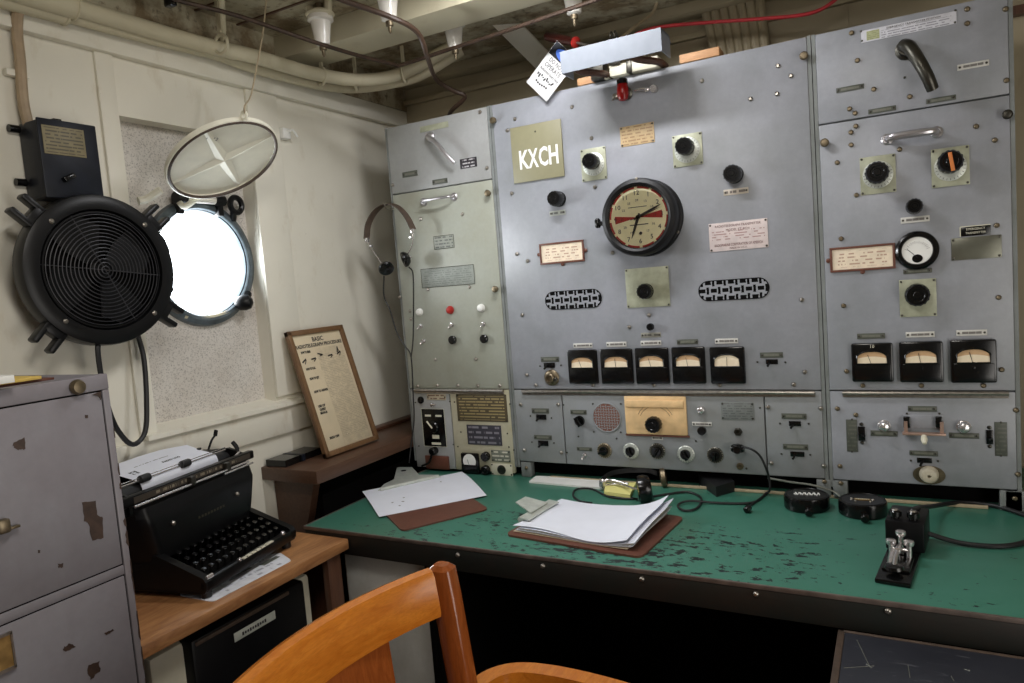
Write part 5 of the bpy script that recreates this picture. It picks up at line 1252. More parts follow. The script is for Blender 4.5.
b = B(); b.tube([oY(384, 276, hy-.02), oY(384, 296, -.045), oY(390, 310, -.04), oY(397, 333, -.035), oY(405, 346, -.032), oY(411, 357, -.03), oY(413, 392, -.024), oY(414, 420, -.02), oY(411, 445, -.02), oY(409, 463, -.03)], .0024, 6, 6); b.tube([oY(409, 267, hy-.02), oY(413, 275, -.04), oY(413.5, 310, -.034), oY(413, 340, -.032), oY(411, 358, -.03)], .0024, 6, 6)
ob('cord', b, M['rubber'], hp)
b = B(); p = oY(387.5, 206, hy+.006); b.tube([Vector((.010, 0, p.z-.006)), Vector((.012, -.03, p.z-.008)), p+Vector((0, -.012, -.005)), p+Vector((0, -.016, .012))], .003, 6, 4); ob('hook', b, M['steel'], left)

# ------------------------------------------------------------------ corner shelf, frame, box
sh = thing('corner_shelf', 'brown wooden wall shelf in the corner left of the cabinets', 'shelf', (-.12, -.05, .50))
ZS = .885
b = B(); b.bx(XW, -.002, -.485, .43, ZS-.042, ZS, .003); ob('shelf_board', b, M['shelfwood'], sh)
b = B(); b.prism([(-.235, -.44, ZS-.042), (-.06, -.44, ZS-.042), (-.10, -.44, ZS-.17), (-.19, -.44, .50), (-.235, -.44, .50)], (0, .03, 0)); ob('bracket', b, M['shelfwood'], sh)
b = B(); b.prism([(-.235, .2, ZS-.042), (-.06, .2, ZS-.042), (-.19, .2, .50), (-.235, .2, .50)], (0, .03, 0)); ob('bracket', b, M['shelfwood'], sh)
b = B(); b.bx(XW, -.06, -.41, .36, .50, ZS-.1); ob('back_board', b, M['dark'], sh)
b = B(); b.bx(-.235, -.19, .02, .42, ZS, ZS+.012, .002); ob('ledge', b, M['darkwood'], sh)
F0, F1 = oZ(322, 459.5, ZS), oZ(371.5, 440.5, ZS); F0.x = F1.x = -.092
T0, T1 = oX(284, 333.5, -.212), oX(340, 326, -.212)
yA, yB = (F0.y+T0.y)/2, (F1.y+T1.y)/2; FH = math.hypot(T0.x-F0.x, T0.z-ZS); FW = yB-yA
up_ = Vector((T0.x+.0-F0.x, 0, T0.z-ZS)).normalized(); rt_ = Vector((0, 1, 0)); nm_ = rt_.cross(up_)
o0 = Vector((F0.x, (yA+yB)/2, ZS+.001))+up_*FH/2
FM = Matrix(((rt_.x, up_.x, nm_.x, o0.x), (rt_.y, up_.y, nm_.y, o0.y), (rt_.z, up_.z, nm_.z, o0.z), (0, 0, 0, 1)))
fr = thing('framed_chart', 'wood framed radiotelegraph chart leaning on the wall above the corner shelf', 'framed chart', (F0.x, (yA+yB)/2, ZS))
def fob(name, b, m, parent):
    for v in b.bm.verts: v.co = FM @ v.co
    return ob(name, b, m, parent)
w2, h2, fw = FW/2, FH/2, .017
b = B(); b.bx(-w2, w2, -h2, -h2+fw, 0, .018, .002); b.bx(-w2, w2, h2-fw, h2, 0, .018, .002); b.bx(-w2, -w2+fw, -h2, h2, 0, .018, .002); b.bx(w2-fw, w2, -h2, h2, 0, .018, .002); fob('frame', b, M['framewood'], fr)
b = B(); b.bx(-w2+.004, w2-.004, -h2+.004, h2-.004, .002, .008); sheet = fob('chart_sheet', b, M['paper_warm'], fr)
w3, h3 = w2-fw, h2-fw
LN = [('BASIC', 0, h3*.90, .016, .052), ('RADIOTELEGRAPH PROCEDURE', 0, h3*.80, .0125, w3*1.90)]
for t_, x_, y_, hh, ww in (('HOW TO SEND', -.62, .70, .008, .30), ('HOW TO CALL', -.62, .41, .008, .30), ('HOW TO QSY', -.60, .24, .008, .30), ('HOW TO ANSWER', -.50, .01, .008, .45), ('USE OF', -.66, -.24, .008, .22), ('QUERY', -.66, -.30, .008, .20), ('BREAK-IN', -.66, -.36, .008, .22), ('SIGN OFF', -.55, -.80, .008, .32)):
    LN.append((t_, x_*w3, y_*h3, hh, ww*w3*2*.62))
b_ = [t for t in LN]
lt = textfit(LN, 1, FM @ Matrix.Translation((0, 0, .0085)), M['ink'], sheet, 'lettering', .0005)
b = B(); FMi = FM
pr = printed('chart_fine_print', srgb(222, 208, 180), srgb(186, 172, 148), w3*.62, h3*.80, 58, 'YZ', .6, 0, 16, -1, 1, -1, 1, .46)
b.bx(-w3*.22, w3*.92, -h3*.97, h3*.74, .008, .0083); fob('fine_print', b, pr, sheet)
b = B()
for (x_, y_, a) in ((-.78, .56, .5), (-.40, .57, .1), (-.10, .63, -.3), (.30, .58, .1), (.68, .60, .4), (.66, .66, 1.2)):
    b.box((x_*w3, y_*h3, .0088), (.022, .005, .0005), 0, Matrix.Rotation(a, 3, 'Z')); b.box((x_*w3+.005, y_*h3-.005, .0088), (.016, .003, .0005), 0, Matrix.Rotation(a+.5, 3, 'Z'))
fob('sketch', b, M['ink'], sheet)
b = B(); b.grid(lambda u, v: Vector((-w3+2*w3*u, -h3+2*h3*v, .012)), 1, 1); fob('glass', b, M['glass'], fr)
b = B(); q = [oZ(263, 467.5, ZS), oZ(280, 463.5, ZS), oZ(316, 455, ZS)]
bxq = [Vector((-.225, -.475, 0)), Vector((-.145, -.470, 0)), Vector((-.155, -.30, 0)), Vector((-.232, -.30, 0))]
bb = thing('small_black_case', 'flat small black case on the front end of the corner shelf', 'case', (-.19, -.39, ZS))
b = B(); b.prism([Vector((p.x, p.y, ZS)) for p in bxq], (0, 0, .022)); ob('case_body', b, M['black'], bb)
b = B(); b.prism([Vector((-.147, -.40, ZS+.002)), Vector((-.142, -.40, ZS+.002)), Vector((-.143, -.385, ZS+.002)), Vector((-.148, -.385, ZS+.002))], (0, 0, .0205)); b.prism([Vector((-.147, -.40, ZS+.0222)), Vector((-.228, -.40, ZS+.0222)), Vector((-.228, -.388, ZS+.0222)), Vector((-.147, -.388, ZS+.0222))], (0, 0, .001)); ob('clasp', b, M['navy'], bb)

# ------------------------------------------------------------------ typewriter table
TZ = .742; TX = .212; TY1 = -.6035; TY0 = -1.30
tt = thing('typewriter_table', 'brown oak typewriter table beside the filing cabinet', 'table', (0, -.95, 0))
b = B(); b.bx(XW+.012, TX, TY0, TY1, TZ-.030, TZ, .004); ob('table_top', b, M['tablewood'], tt)
b = B(); b.bx(-.20, TX-.012, TY1-.030, TY1-.006, 0, TZ-.030, .003); ob('side_panel', b, M['darkwood'], tt)
b = B(); b.bx(-.20, TX-.012, TY0+.006, TY0+.030, 0, TZ-.030, .003); ob('side_panel', b, M['darkwood'], tt)
b = B(); b.bx(TX-.035, TX-.012, TY1-.075, TY1-.006, 0, TZ-.030, .003); ob('leg', b, M['darkwood'], tt)
b = B(); b.bx(TX-.035, TX-.012, TY0+.006, TY0+.075, 0, TZ-.030, .003); ob('leg', b, M['darkwood'], tt)
b = B(); b.bx(-.20, TX-.03, TY0+.02, TY1-.02, .40, .42, .002); ob('shelf', b, M['darkwood'], tt)
b = B(); b.bx(-.21, -.195, TY0+.02, TY1-.02, .0, TZ-.030); ob('back_panel', b, M['dark'], tt)
cs = thing('cased_machine', 'black fronted machine in a cream case on the shelf under the typewriter', 'machine', (0, -.9, .42))
b = B(); b.bx(-.17, .145, -1.165, -.695, .42, .672, .012); ob('case', b, M['pale'], cs)
b = B(); b.bx(-.165, .176, -1.085, -.745, .425, .678, .008); ob('front_cover', b, M['blackm'], cs)
b = B(); b.bx(.150, .1785, -1.075, -.80, .662, .672, .002); ob('trim_bar', b, M['leather'], cs)
b = B(); b.bx(.176, .1775, -.975, -.85, .622, .643, .0004); lbp = ob('label', b, M['plate_light'], cs)
b = B(); 
for k in range(10): b.box((.1778, -.95+.0075*k, .632), (.0004, .005, .006 if k % 3 else .008))
ob('label_print', b, M['ink'], lbp)
# paper on the table under the typewriter
PQ = [oZ(179, 596, TZ), oZ(213, 602.5, TZ), oZ(292, 561, TZ), oZ(280, 553, TZ), oZ(200, 570, TZ)]
b = B(); b.prism([Vector((p.x, p.y, TZ+.0005)) for p in rounded(PQ, .012, 3)], (0, 0, .0012)); pp = tag(ob('paper_form', b, printed('form_print', srgb(228, 230, 238), srgb(150, 152, 165), .10, .16, 14, 'YX', .7, 0, 12, thr=.5)), 'white printed form sticking out from under the typewriter on the table', 'paper')
for (a, c) in (((207, 590), (250, 568)), ((262, 566), (278, 557))):
    p, q = oZ(*a, TZ), oZ(*c, TZ); d = (q-p); s = Vector((d.y, -d.x, 0)).normalized()*.008
    b = B(); b.prism([Vector((v.x, v.y, TZ+.0018)) for v in (p-s, q-s, q+s, p+s)], (0, 0, .0003)); ob('grey_block', b, M['plate'], pp)

# ------------------------------------------------------------------ typewriter
tw = thing('typewriter', 'old black manual typewriter with white paper in its carriage on the brown table', 'typewriter', (.103, -.687, TZ), None, math.atan2(.982, -.188))
W_ = .345
def tob(name, b, mat, parent=tw): return ob(name, b, M[mat] if isinstance(mat, str) else mat, parent)
for x0, x1 in ((-W_, -W_+.020), (-.020, 0)):     # lower body: side profile swept across
    b = B(); b.prism([(x0, .006, .018), (x0, 0, .026), (x0, 0, .044), (x0, .008, .054), (x0, .130, .100), (x0, .150, .105), (x0, .33, .105), (x0, .345, .018)], (x1-x0, 0, 0)); tob('side_rail', b, 'blacks')
b = B(); b.bx(-W_, 0, 0, .022, .018, .048, .006); b.bx(-W_, 0, .01, .33, .014, .024, .003); b.bx(-W_, 0, .325, .345, .018, .16, .004); tob('base', b, 'blacks')
b = B(); b.bx(-W_*.62, -W_*.28, -.001, .010, .046, .0495, .001); sp = tob('space_bar', b, 'pale'); 
b = B()
for k in range(5): b.bx(-W_*.62+.018*k+.012, -W_*.62+.018*k+.014, -.0012, .010, .047, .0498)
ob('space_bar_groove', b, M['black'], sp)
b = B()
def hood(u, v):
    x = -W_-.008+ (W_+.016)*u; fl = .022*(v**2); x += (u-.5)*2*fl
    return Vector((x, .135-.006*math.sin(PI*v)+.012*v, .088+.112*v))
prof = [(.130, .086), (.128, .13), (.128, .19), (.136, .218), (.155, .226), (.180, .222), (.195, .190), (.32, .180), (.345, .150), (.348, .05)]
def hd(u, v):
    k = v*(len(prof)-1); i = min(int(k), len(prof)-2); t = k-i
    d = prof[i][0]*(1-t)+prof[i+1][0]*t; h = prof[i][1]*(1-t)+prof[i+1][1]*t
    fl = .026*min(1, max(0, (h-.086)/.10))
    x = -W_-fl+(W_+2*fl)*u
    e = min(u, 1-u); d2 = d+.02*max(0, (.05-e)/.05)**2*(1 if i < 4 else 0)
    return Vector((x, d2, h))
b = B(); b.grid(hd, 40, 36)
bm = b.bm; be = [e for e in bm.edges if e.is_boundary]
bmesh.ops.contextual_create(bm, geom=[e for e in be if all(abs(v.co.x-hd(0, 0).x) < .03 and v.co.x < -W_+.001 for v in e.verts)])
bmesh.ops.contextual_create(bm, geom=[e for e in be if e.is_valid and all(v.co.x > -.001 for v in e.verts)])
tob('hood', b, 'blacks')
b = B()                                       # faint gold maker line left as a plain worn decal
for k in range(9): b.bx(-W_*.60+.011*k, -W_*.60+.011*k+.006, .1272, .1276, .142, .148)
tob('worn_decal', b, plain('worn_gold', srgb(66, 60, 48), .5, .3))
b = B()
for xx in (-W_*.84, -W_*.18): b.lathe((xx, .130, .160), (0, -1, 0), [(.006, 0), (.006, .006), (.003, .009)], 10)
tob('hood_latch', b, 'steel')
keyme = fin('key', B().lathe((0, 0, 0), (0, -.25, 1), [(.0022, -.020), (.0022, 0), (.0066, .0005), (.0072, .0025), (.0066, .004), (.002, .0034)], 12)); keyme.materials.append(M['black'])
for r in range(4):
    n = 12 if r < 3 else 11
    for k in range(n):
        x = -W_+.030+(W_-.060)*(k+.18*r)/(11.6)
        if x > -.022: continue
        place('key', keyme, tw, (x, .030+.026*r, .060+.0105*r))
b = B(); b.bx(-W_+.02, -.02, .022, .13, .024, .040); tob('key_well', b, 'dark')
b = B(); b.lathe((-W_*.98, .004, .052), (1, 0, 0), [(.005, 0), (.005, .02), (.003, .022)], 8); b.lathe((-.055, .004, .052), (0, -1, .4), [(.006, 0), (.006, .006), (.003, .008)], 10); b.lathe((-W_*.66, .004, .05), (0, -1, .4), [(.005, 0), (.005, .006), (.003, .008)], 10); tob('chrome_stud', b, 'chrome')
for xx in (-W_+.02, -.02):
    for yy in (.02, .32):
        b = B(); b.lathe((xx, yy, 0), (0, 0, 1), [(.011, 0), (.013, .004), (.012, .016)], 14); tob('rubber_foot', b, 'rubber')
# carriage
CX0, CX1 = -W_-.06, .048
b = B(); b.bx(CX0, CX1, .146, .166, .230, .253, .004); b.bx(CX0, CX1-.03, .160, .30, .204, .238, .003); tob('carriage', b, 'blacks')
b = B(); b.cyl((CX0+.02, .134, .231), (.006, .134, .231), .0032); b.cyl((-.10, .128, .225), (.016, .128, .225), .0025); tob('chrome_rod', b, 'chrome')
b = B()
for xx in (-.205, -.075): b.box((xx, .138, .238), (.016, .016, .024), .003)
tob('margin_stop', b, 'darksteel')
b = B(); b.bx(CX0+.03, CX1-.02, .1445, .146, .235, .249); tob('scale_strip', b, printed('carriage_scale', srgb(70, 62, 54), srgb(150, 140, 120), .16, .008, 1, 'XZ', .5, .3, 40, -1, 1, -2, 2, .5))
b = B(); b.cyl((CX0+.015, .215, .238), (CX1-.028, .215, .238), .021, None, 28); tob('platen', b, 'rubber')
for xx in (CX0, CX1-.028):
    b = B(); b.lathe((xx, .215, .238), (1, 0, 0), [(.024, 0), (.026, .003), (.026, .014), (.022, .018)], 20, True, True, (12, .002, .015, .04)); tob('platen_knob', b, 'black')
b = B(); b.prism([(CX1-.040, .15, .21), (CX1-.040, .15, .252), (CX1-.040, .20, .268), (CX1-.040, .28, .262), (CX1-.040, .31, .235), (CX1-.040, .30, .21)], (.008, 0, 0)); b.prism([(CX0+.02, .15, .21), (CX0+.02, .15, .252), (CX0+.02, .20, .268), (CX0+.02, .28, .262), (CX0+.02, .31, .235), (CX0+.02, .30, .21)], (.008, 0, 0)); tob('carriage_end', b, 'blacks')
b = B(); b.cyl((CX0+.02, .196, .268), (CX1-.055, .196, .268), .0020); b.cyl((CX0+.02, .196, .274), (CX1-.055, .196, .274), .0012); tob('paper_bail', b, 'chrome')
for xx in (-.292, -.160):
    b = B(); b.lathe((xx-.014, .194, .270), (1, 0, 0), [(.009, 0), (.010, .003), (.010, .025), (.009, .028)], 16); tob('bail_roller', b, 'rubber')
b = B(); b.tube([(.000, .26, .265), (.012, .255, .290), (.022, .250, .302)], .003, 6, 3); b.box((.024, .249, .308), (.012, .006, .018), .002, Matrix.Rotation(.4, 3, 'Y')); b.lathe((-.045, .25, .262), (0, 0, 1), [(.003, 0), (.003, .014), (.006, .015), (.006, .020)], 10); b.bx(-.06, .01, .235, .285, .245, .266, .005); b.tube([(.012, .18, .24), (.028, .185, .262), (.030, .20, .280)], .006, 8, 3); tob('carriage_lever', b, 'blacks')
b = B(); b.tube([(-.07, .158, .243), (-.02, .16, .249), (.01, .165, .256)], .003, 6, 3); tob('lever_arm', b, 'chrome')
b = B(); b.bx(-W_*.98, -.03, .300, .304, .21, .280, .001); tob('paper_table', b, 'blacks')
# typed sheet, rising behind the bail and lying back on the paper table
PX0, PX1 = -.305, -.045
sec = [(.1935, .232), (.191, .245), (.194, .258), (.203, .266), (.235, .274), (.275, .283), (.315, .291)]
ss = smooth([Vector((0, a, c)) for a, c in sec], 4)
def pf(u, v):
    k = v*(len(ss)-1); i = min(int(k), len(ss)-2); t = k-i; p = ss[i].lerp(ss[i+1], t)
    x = PX0+(PX1-PX0)*u; dz = .004*math.sin(PI*u)*v
    q = Vector((x, p.y, p.z+dz))
    if v > .7 and u > .75: q.y -= (u-.75)*.10*(v-.7)/.3
    return q
b = B(); b.grid(pf, 16, 24, (0, .0004, .0006)); ps = ob('typed_sheet', b, M['paper'], tw); 
def rows(items, nm):
    b = B()
    for (u0, u1, v, hh, n) in items:
        for k in range(n):
            if random.random() < .15: continue
            u = u0+(u1-u0)*k/n; p = pf(u, v); q = pf(u, v+.02); d = (q-p).normalized(); nn = Vector((1, 0, 0)).cross(d)
            b.box(p+nn*.0006, (abs(u1-u0)/n*(PX1-PX0)*.72, hh*random.uniform(.7, 1.1), .0003), 0, Matrix((Vector((1, 0, 0)), d, nn)).transposed())
    return ob(nm, b, M['plate'] if nm == 'typing' else M['ink'], ps)
rows([(.22, .66, .80, .0022, 30)], 'typing')
XP_ = lambda u, v: pf(u, v)
p = pf(.58, .70); q = pf(.58, .76); d = (q-p).normalized(); nn = Vector((1, 0, 0)).cross(d)
TMx = Matrix(((1, d.x, nn.x, p.x), (0, d.y, nn.y, p.y), (0, d.z, nn.z, p.z+.0008), (0, 0, 0, 1)))
textfit([('RADIO LOG', 0, 0, .008, .058)], 1, TMx, M['ink'], ps)
p = pf(.12, .70); TMx = Matrix(((1, d.x, nn.x, p.x), (0, d.y, nn.y, p.y), (0, d.z, nn.z, p.z+.0008), (0, 0, 0, 1)))
textfit([('ICE', 0, .004, .008, .020), ('L E', 0, -.006, .007, .018)], 1, TMx, M['ink'], ps)

# ------------------------------------------------------------------ filing cabinet
FX, FYR, FZ = .36, -1.308, 1.306
FYL = FYR-.47
fc = thing('filing_cabinet', 'lilac-grey steel filing cabinet with chipped paint, beside the typewriter', 'filing cabinet', (.05, (FYR+FYL)/2, 0))
b = B(); b.bx(-.22, FX-.004, FYL, FYR, 0.02, FZ, .003); b.bx(FX-.02, FX, FYR-.012, FYR, .02, FZ-.026, .0015); b.bx(FX-.02, FX, FYL, FYL+.012, .02, FZ-.026, .0015); b.bx(FX-.02, FX+.001, FYL, FYR, FZ-.026, FZ+.001, .002); ob('cabinet_body', b, M['cabinet'], fc)
b = B(); b.bx(-.20, FX-.02, FYL+.01, FYR-.01, 0, .03); ob('plinth', b, M['dark'], fc)
b = B(); b.bx(FX-.005, FX-.0035, FYL+.012, FYR-.012, .02, FZ-.026); ob('drawer_gap', b, M['dark'], fc)
zt_, n = FZ-.028, 0
dz_ = (FZ-.030)-.957
chip = plain('bare_rusty_steel', srgb(62, 46, 38), .55, 0, .3, 60)
def jag(pts, a=1.0, n=4):
    out = []
    for i in range(len(pts)):
        (x0, y0), (x1, y1) = pts[i], pts[(i+1) % len(pts)]
        for k in range(n): out.append((x0+(x1-x0)*k/n+random.uniform(-a, a), y0+(y1-y0)*k/n+random.uniform(-a, a)))
    return out
for k in range(4):
    z1_ = FZ-.0285-k*.326; z0_ = z1_-.3045
    if z0_ < .02: z0_ = .03
    b = B(); b.bx(FX-.03, FX-.0005, FYL+.0145, FYR-.0145, z0_, z1_, .0012); dr = ob('drawer', b, M['cabinet'], fc)
    if k < 3: b = B(); b.bx(FX-.03, FX-.001, FYL+.0125, FYR-.0125, z0_-.0190, z0_-.0025, .001); ob('drawer_rail', b, M['cabinet'], fc)
    yc = (FYL+FYR)/2-.05
    b = B(); b.tube([(FX, yc-.05, z1_-.125), (FX+.03, yc-.05, z1_-.13), (FX+.034, yc, z1_-.13), (FX+.03, yc+.05, z1_-.13), (FX, yc+.05, z1_-.125)], .006, 8, 4); ob('handle', b, M['steel'], dr)
    if k == 1:
        a0, a1 = oX(-2, 640, FX), oX(18, 681, FX); yR = a1.y
        b = B(); b.bx(FX, FX+.004, yR-.07, yR, a0.z+.002, a0.z+.006); b.bx(FX, FX+.004, yR-.07, yR, a0.z-.052, a0.z-.047); b.bx(FX, FX+.004, yR-.003, yR, a0.z-.05, a0.z+.004); ho = ob('label_holder', b, M['steel'], dr)
        b = B(); b.bx(FX, FX+.002, yR-.068, yR-.003, a0.z-.047, a0.z+.003); ob('card', b, M['brass'], ho)
b = B(); p = oX(76, 387, FX); b.lathe(p, (1, 0, 0), [(.012, 0), (.013, .006), (.010, .012), (.004, .013)], 16); ob('lock', b, M['bronze'], fc)
b = B(); p = oX(1, 526, FX); b.box(p+Vector((.006, 0, 0)), (.014, .018, .022), .004); b.box(p+Vector((.006, .012, -.006)), (.008, .02, .004), .001); ob('catch', b, M['bronze'], fc)
b = B()                                       # patches where paint or tape has come away
for pts in ([(82, 502), (95, 501), (97, 514), (103, 518), (104, 538), (92, 540), (88, 523), (84, 521)], [(13, 442), (25, 438), (26, 449), (19, 450), (14, 448)], [(64, 647), (70, 643), (75, 646), (71, 650), (63, 651)], [(88, 665), (99, 661), (100, 671), (91, 679), (87, 672)], [(105, 633), (113, 629), (114, 631), (106, 635)], [(58, 564), (63, 563), (63, 567), (59, 568)], [(38, 550), (40, 550), (40, 553), (38, 553)], [(85, 415), (88, 415), (88, 418), (85, 418)]):
    b = B(); b.prism([oX(px, py, FX-.0005) for px, py in jag(pts, .8 if pts[0][0] != 38 and pts[0][0] != 85 else .2)], (.0005, 0, 0)); ob('bare_patch', b, chip, fc)
for k in range(13):                          # paint worn off along the front corner edge
    z_ = FZ-.10-.045*k-random.uniform(0, .03); h_ = random.uniform(.006, .022); w_ = random.uniform(.002, .005); b = B()
    b.prism([(FX-.0002, FYR-w_*random.uniform(.6, 1.2)+.0004, z_+h_*q) if q not in (-1, 1) else (FX-.0002, FYR-.001, z_+h_*q) for q in (-1, -.5, 0, .5, 1)]+[(FX-.0002, FYR+.0004, z_+h_), (FX-.0002, FYR+.0004, z_-h_)], (.0006, 0, 0)); ob('bare_patch', b, chip, fc)
b = B(); p = oX(98, 395, FX); b.prism([oX(92, 394.5, FX-.0015), oX(100, 391.5, FX-.0015), oX(100, 400, FX-.0015), oX(98, 396, FX-.0015)], (.003, 0, 0)); ob('bare_patch', b, chip, fc)
b = B(); b.bx(-.05, FX-.05, FYL+.04, FYR-.06, FZ, FZ+.004, .001); tag(ob('brown_folder', b, M['hard']), 'flat brown folder on top of the filing cabinet', 'folder')
pA = oZ(42, 378, FZ+.006); pB = oZ(18, 376, FZ+.02)
b = B(); b.bx(pA.x-.20, pA.x-.0, FYL+.03, pA.y, FZ+.0045, FZ+.010, .001); tag(ob('yellow_envelope', b, plain('manila_yellow', srgb(206, 176, 92), .6)), 'yellow envelope on the filing cabinet under the white paper', 'envelope')
b = B(); b.bx(pB.x-.18, pB.x-.01, FYL+.03, pB.y, FZ+.0105, FZ+.022, .001); tag(ob('paper_pad', b, M['white']), 'white paper pad on the yellow envelope on top of the filing cabinet', 'paper pad')

# ------------------------------------------------------------------ wooden armchair
YM = -1.338; HWD = .232
ch = thing('armchair', 'varnished oak armchair with curved top rail at the desk', 'chair', (1.08, YM, 0))
def crest_x(y, z): return .868-.052*(1-((y-YM)/HWD)**2)+ (.94-z)*.11
b = B(); bm = b.bm; N_ = 24; rings = []
for i in range(N_+1):
    y = YM-HWD+.012+2*(HWD-.012)*i/N_; u = (y-YM)/HWD
    zt_ = .948; zb_ = .868; th = .024
    sect = [(0, zb_), (-.003, zb_+.008), (-.003, zt_-.014), (.001, zt_-.004), (th*.5, zt_), (th-.001, zt_-.004), (th+.002, zt_-.014), (th+.002, zb_+.008), (th, zb_)]
    rings.append([bm.verts.new((crest_x(y, z)+dx-.011, y, z)) for dx, z in sect])
for A_, Q_ in zip(rings, rings[1:]):
    for k in range(len(A_)): bm.faces.new((A_[k], A_[(k+1) % len(A_)], Q_[(k+1) % len(A_)], Q_[k]))
bm.faces.new(list(reversed(rings[0]))); bm.faces.new(rings[-1]); ob('top_rail', b, M['chairwood'], ch)
postwood = wood('varnished_oak_post', srgb(152, 82, 38), srgb(124, 62, 26), .16, (12, 12, 1.5), 5)
for s in (-1, 1):
    yy = YM+s*(HWD+.004); b = B(); path = []
    for k in range(13):
        z = .40+(.944-.40)*k/12; path.append((Vector((crest_x(YM+s*HWD, z)+.012-.0, yy, z)), Vector((0, 1, 0)), Vector((1, 0, .1))))
    bm = b.bm
    pr_ = []
    for p, w, t_ in path:
        f_ = 1-.0*p.z; wy = .019; wx = .0235 if p.z < .93 else .0215
        pr_.append([bm.verts.new((p.x+wx*math.copysign(abs(math.cos(a))**.6, math.cos(a)), p.y+wy*math.copysign(abs(math.sin(a))**.6, math.sin(a)), p.z)) for a in [2*PI*k/16 for k in range(16)]])
    for A_, Q_ in zip(pr_, pr_[1:]):
        for k in range(16): bm.faces.new((A_[k], A_[(k+1) % 16], Q_[(k+1) % 16], Q_[k]))
    bm.faces.new(list(reversed(pr_[0])))
    cx_, cy_ = path[-1][0].x, path[-1][0].y
    cap = [bm.verts.new((cx_+(v.co.x-cx_)*.6, cy_+(v.co.y-cy_)*.6, .9505)) for v in pr_[-1]]
    for k in range(16): bm.faces.new((pr_[-1][k], pr_[-1][(k+1) % 16], cap[(k+1) % 16], cap[k]))
    bm.faces.new(cap); ob('back_post', b, postwood, ch)
    a0 = Vector((crest_x(YM+s*HWD, .69)+.012, yy+s*.008, .69))
    b = B(); P = smooth([a0+Vector((-.005, 0, .010)), Vector((.890, YM+s*.320, .694)), Vector((.920, YM+s*.368, .693)), Vector((.985, YM+s*.388, .692)), Vector((1.09, YM+s*.390, .690)), Vector((1.20, YM+s*.376, .688)), Vector((1.27, YM+s*.352, .686))], 6)
    b.strip([(p, (P[min(i+1, len(P)-1)]-P[max(i-1, 0)]).cross(Vector((0, 0, 1))), Vector((0, 0, 1))) for i, p in enumerate(P)], .034, .026); ob('arm', b, M['chairwood'], ch)
    b = B(); b.tube([(1.22, YM+s*.372, .69), (1.22, YM+s*.30, .55), (1.21, YM+s*.23, .45)], .017, 10, 3); ob('arm_post', b, postwood, ch)
for q, wq in ((.02, .21),):
    b = B(); b.grid(lambda u, v: Vector((crest_x(YM, .46+.42*v)+.001, YM+q-wq/2+wq*u*1.0-.0+.02*(u-.5)*v, .455+.425*v)), 4, 6, (-.012, 0, 0)); ob('back_splat', b, postwood, ch)
b = B(); b.bx(.90, 1.33, YM-.235, YM+.235, .425, .458, .014); ob('seat', b, M['chairwood'], ch)
for sx in (0, 1):
    for s in (-1, 1):
        b = B(); b.tube([(.935 if not sx else 1.28, YM+s*.205, .43), (.90 if not sx else 1.30, YM+s*.225, .0)], .02, 10, 1, radii=lambda u: .021-.006*u); ob('leg', b, postwood, ch)
b = B(); b.cyl((.92, YM-.21, .22), (1.29, YM-.21, .22), .010); b.cyl((.92, YM+.21, .22), (1.29, YM+.21, .22), .010); b.cyl((1.10, YM-.21, .22), (1.10, YM+.21, .22), .010); ob('stretcher', b, postwood, ch)

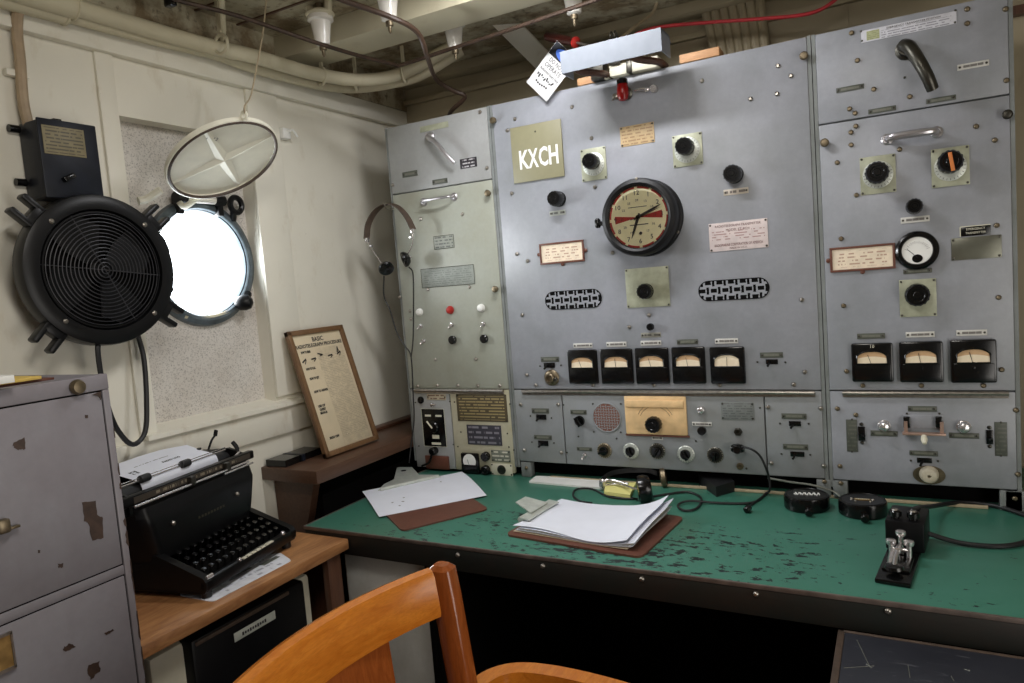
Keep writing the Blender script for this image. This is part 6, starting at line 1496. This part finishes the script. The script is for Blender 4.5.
# dark topped stand in front of the desk
sd = thing('side_stand', 'dark scratched slate-coloured stand top with brown edging in front of the desk', 'stand', (1.7, -.9, 0))
q0 = oZ(838, 630, .70); q1 = oZ(1024, 656, .70); SX0 = q0.x; SY1 = (q0.y+q1.y)/2
b = B(); b.bx(SX0+.012, 2.05, -1.12, SY1-.008, .672, .700, .002); ob('stand_top', b, M['stand'], sd)
b = B(); b.bx(SX0, SX0+.012, -1.13, SY1, .655, .701, .002); b.bx(SX0, 2.05, SY1-.008, SY1, .655, .701, .002); ob('edging', b, M['leather'], sd)
b = B(); b.bx(SX0+.02, 2.04, -1.11, SY1-.02, .0, .672, .003); ob('stand_body', b, M['dark'], sd)
b = B()
for (a, c) in (((857, 640), (870, 667)), ((844, 668), (874, 666)), ((908, 665), (910, 678)), ((951, 676), (954, 681)), ((866, 664), (872, 668)), ((964, 669), (970, 671))):
    p, q = oZ(*a, .70), oZ(*c, .70); b.tube([Vector((p.x, p.y, .7001)), Vector((q.x, q.y, .7001))], .0006, 4, 1)
ob('scratch', b, M['plate'], sd)

# ------------------------------------------------------------------ light
def area(name, loc, tgt, size, power, col, shape='SQUARE', sy=None):
    l = bpy.data.lights.new(name, 'AREA'); l.energy = power; l.color = col; l.size = size; l.shape = shape
    if sy: l.size_y = sy
    o = bpy.data.objects.new(name, l); COL.objects.link(o); o.location = loc
    d = Vector(tgt)-Vector(loc); o.rotation_euler = d.to_track_quat('-Z', 'Y').to_euler(); return o
area('daylight', (XP-.55, PC.y-.05, PC.z-.02), (XP+.6, PC.y+.05, PC.z-.02), 1.0, 95, (.95, .98, 1.0), 'DISK')
area('tube_lamp', (.79, -.50, 2.225), (.80, -.22, 1.2), .42, 8.0, (.98, .98, 1.0), 'RECTANGLE', .06)
area('overhead_fill', (1.15, -1.55, 2.22), (.75, -.75, .9), .45, 11, (1.0, .95, .88))  # broad warm fill added overhead, with no fixture of its own
area('side_fill', (2.62, -1.3, 1.1), (0.0, -.6, 1.55), .9, 18, (1.0, .96, .90), 'RECTANGLE', 1.5)  # unseen fill added to brighten the left wall; no doorway modelled
w = bpy.data.worlds.new('world'); SC.world = w; w.use_nodes = True
w.node_tree.nodes['Background'].inputs[0].default_value = (.85, .93, 1, 1); w.node_tree.nodes['Background'].inputs[1].default_value = 6.0
vs = SC.view_settings; vs.view_transform = 'Standard'; vs.look = 'None'; vs.gamma = 1; vs.use_curve_mapping = False; vs.exposure = 0.0
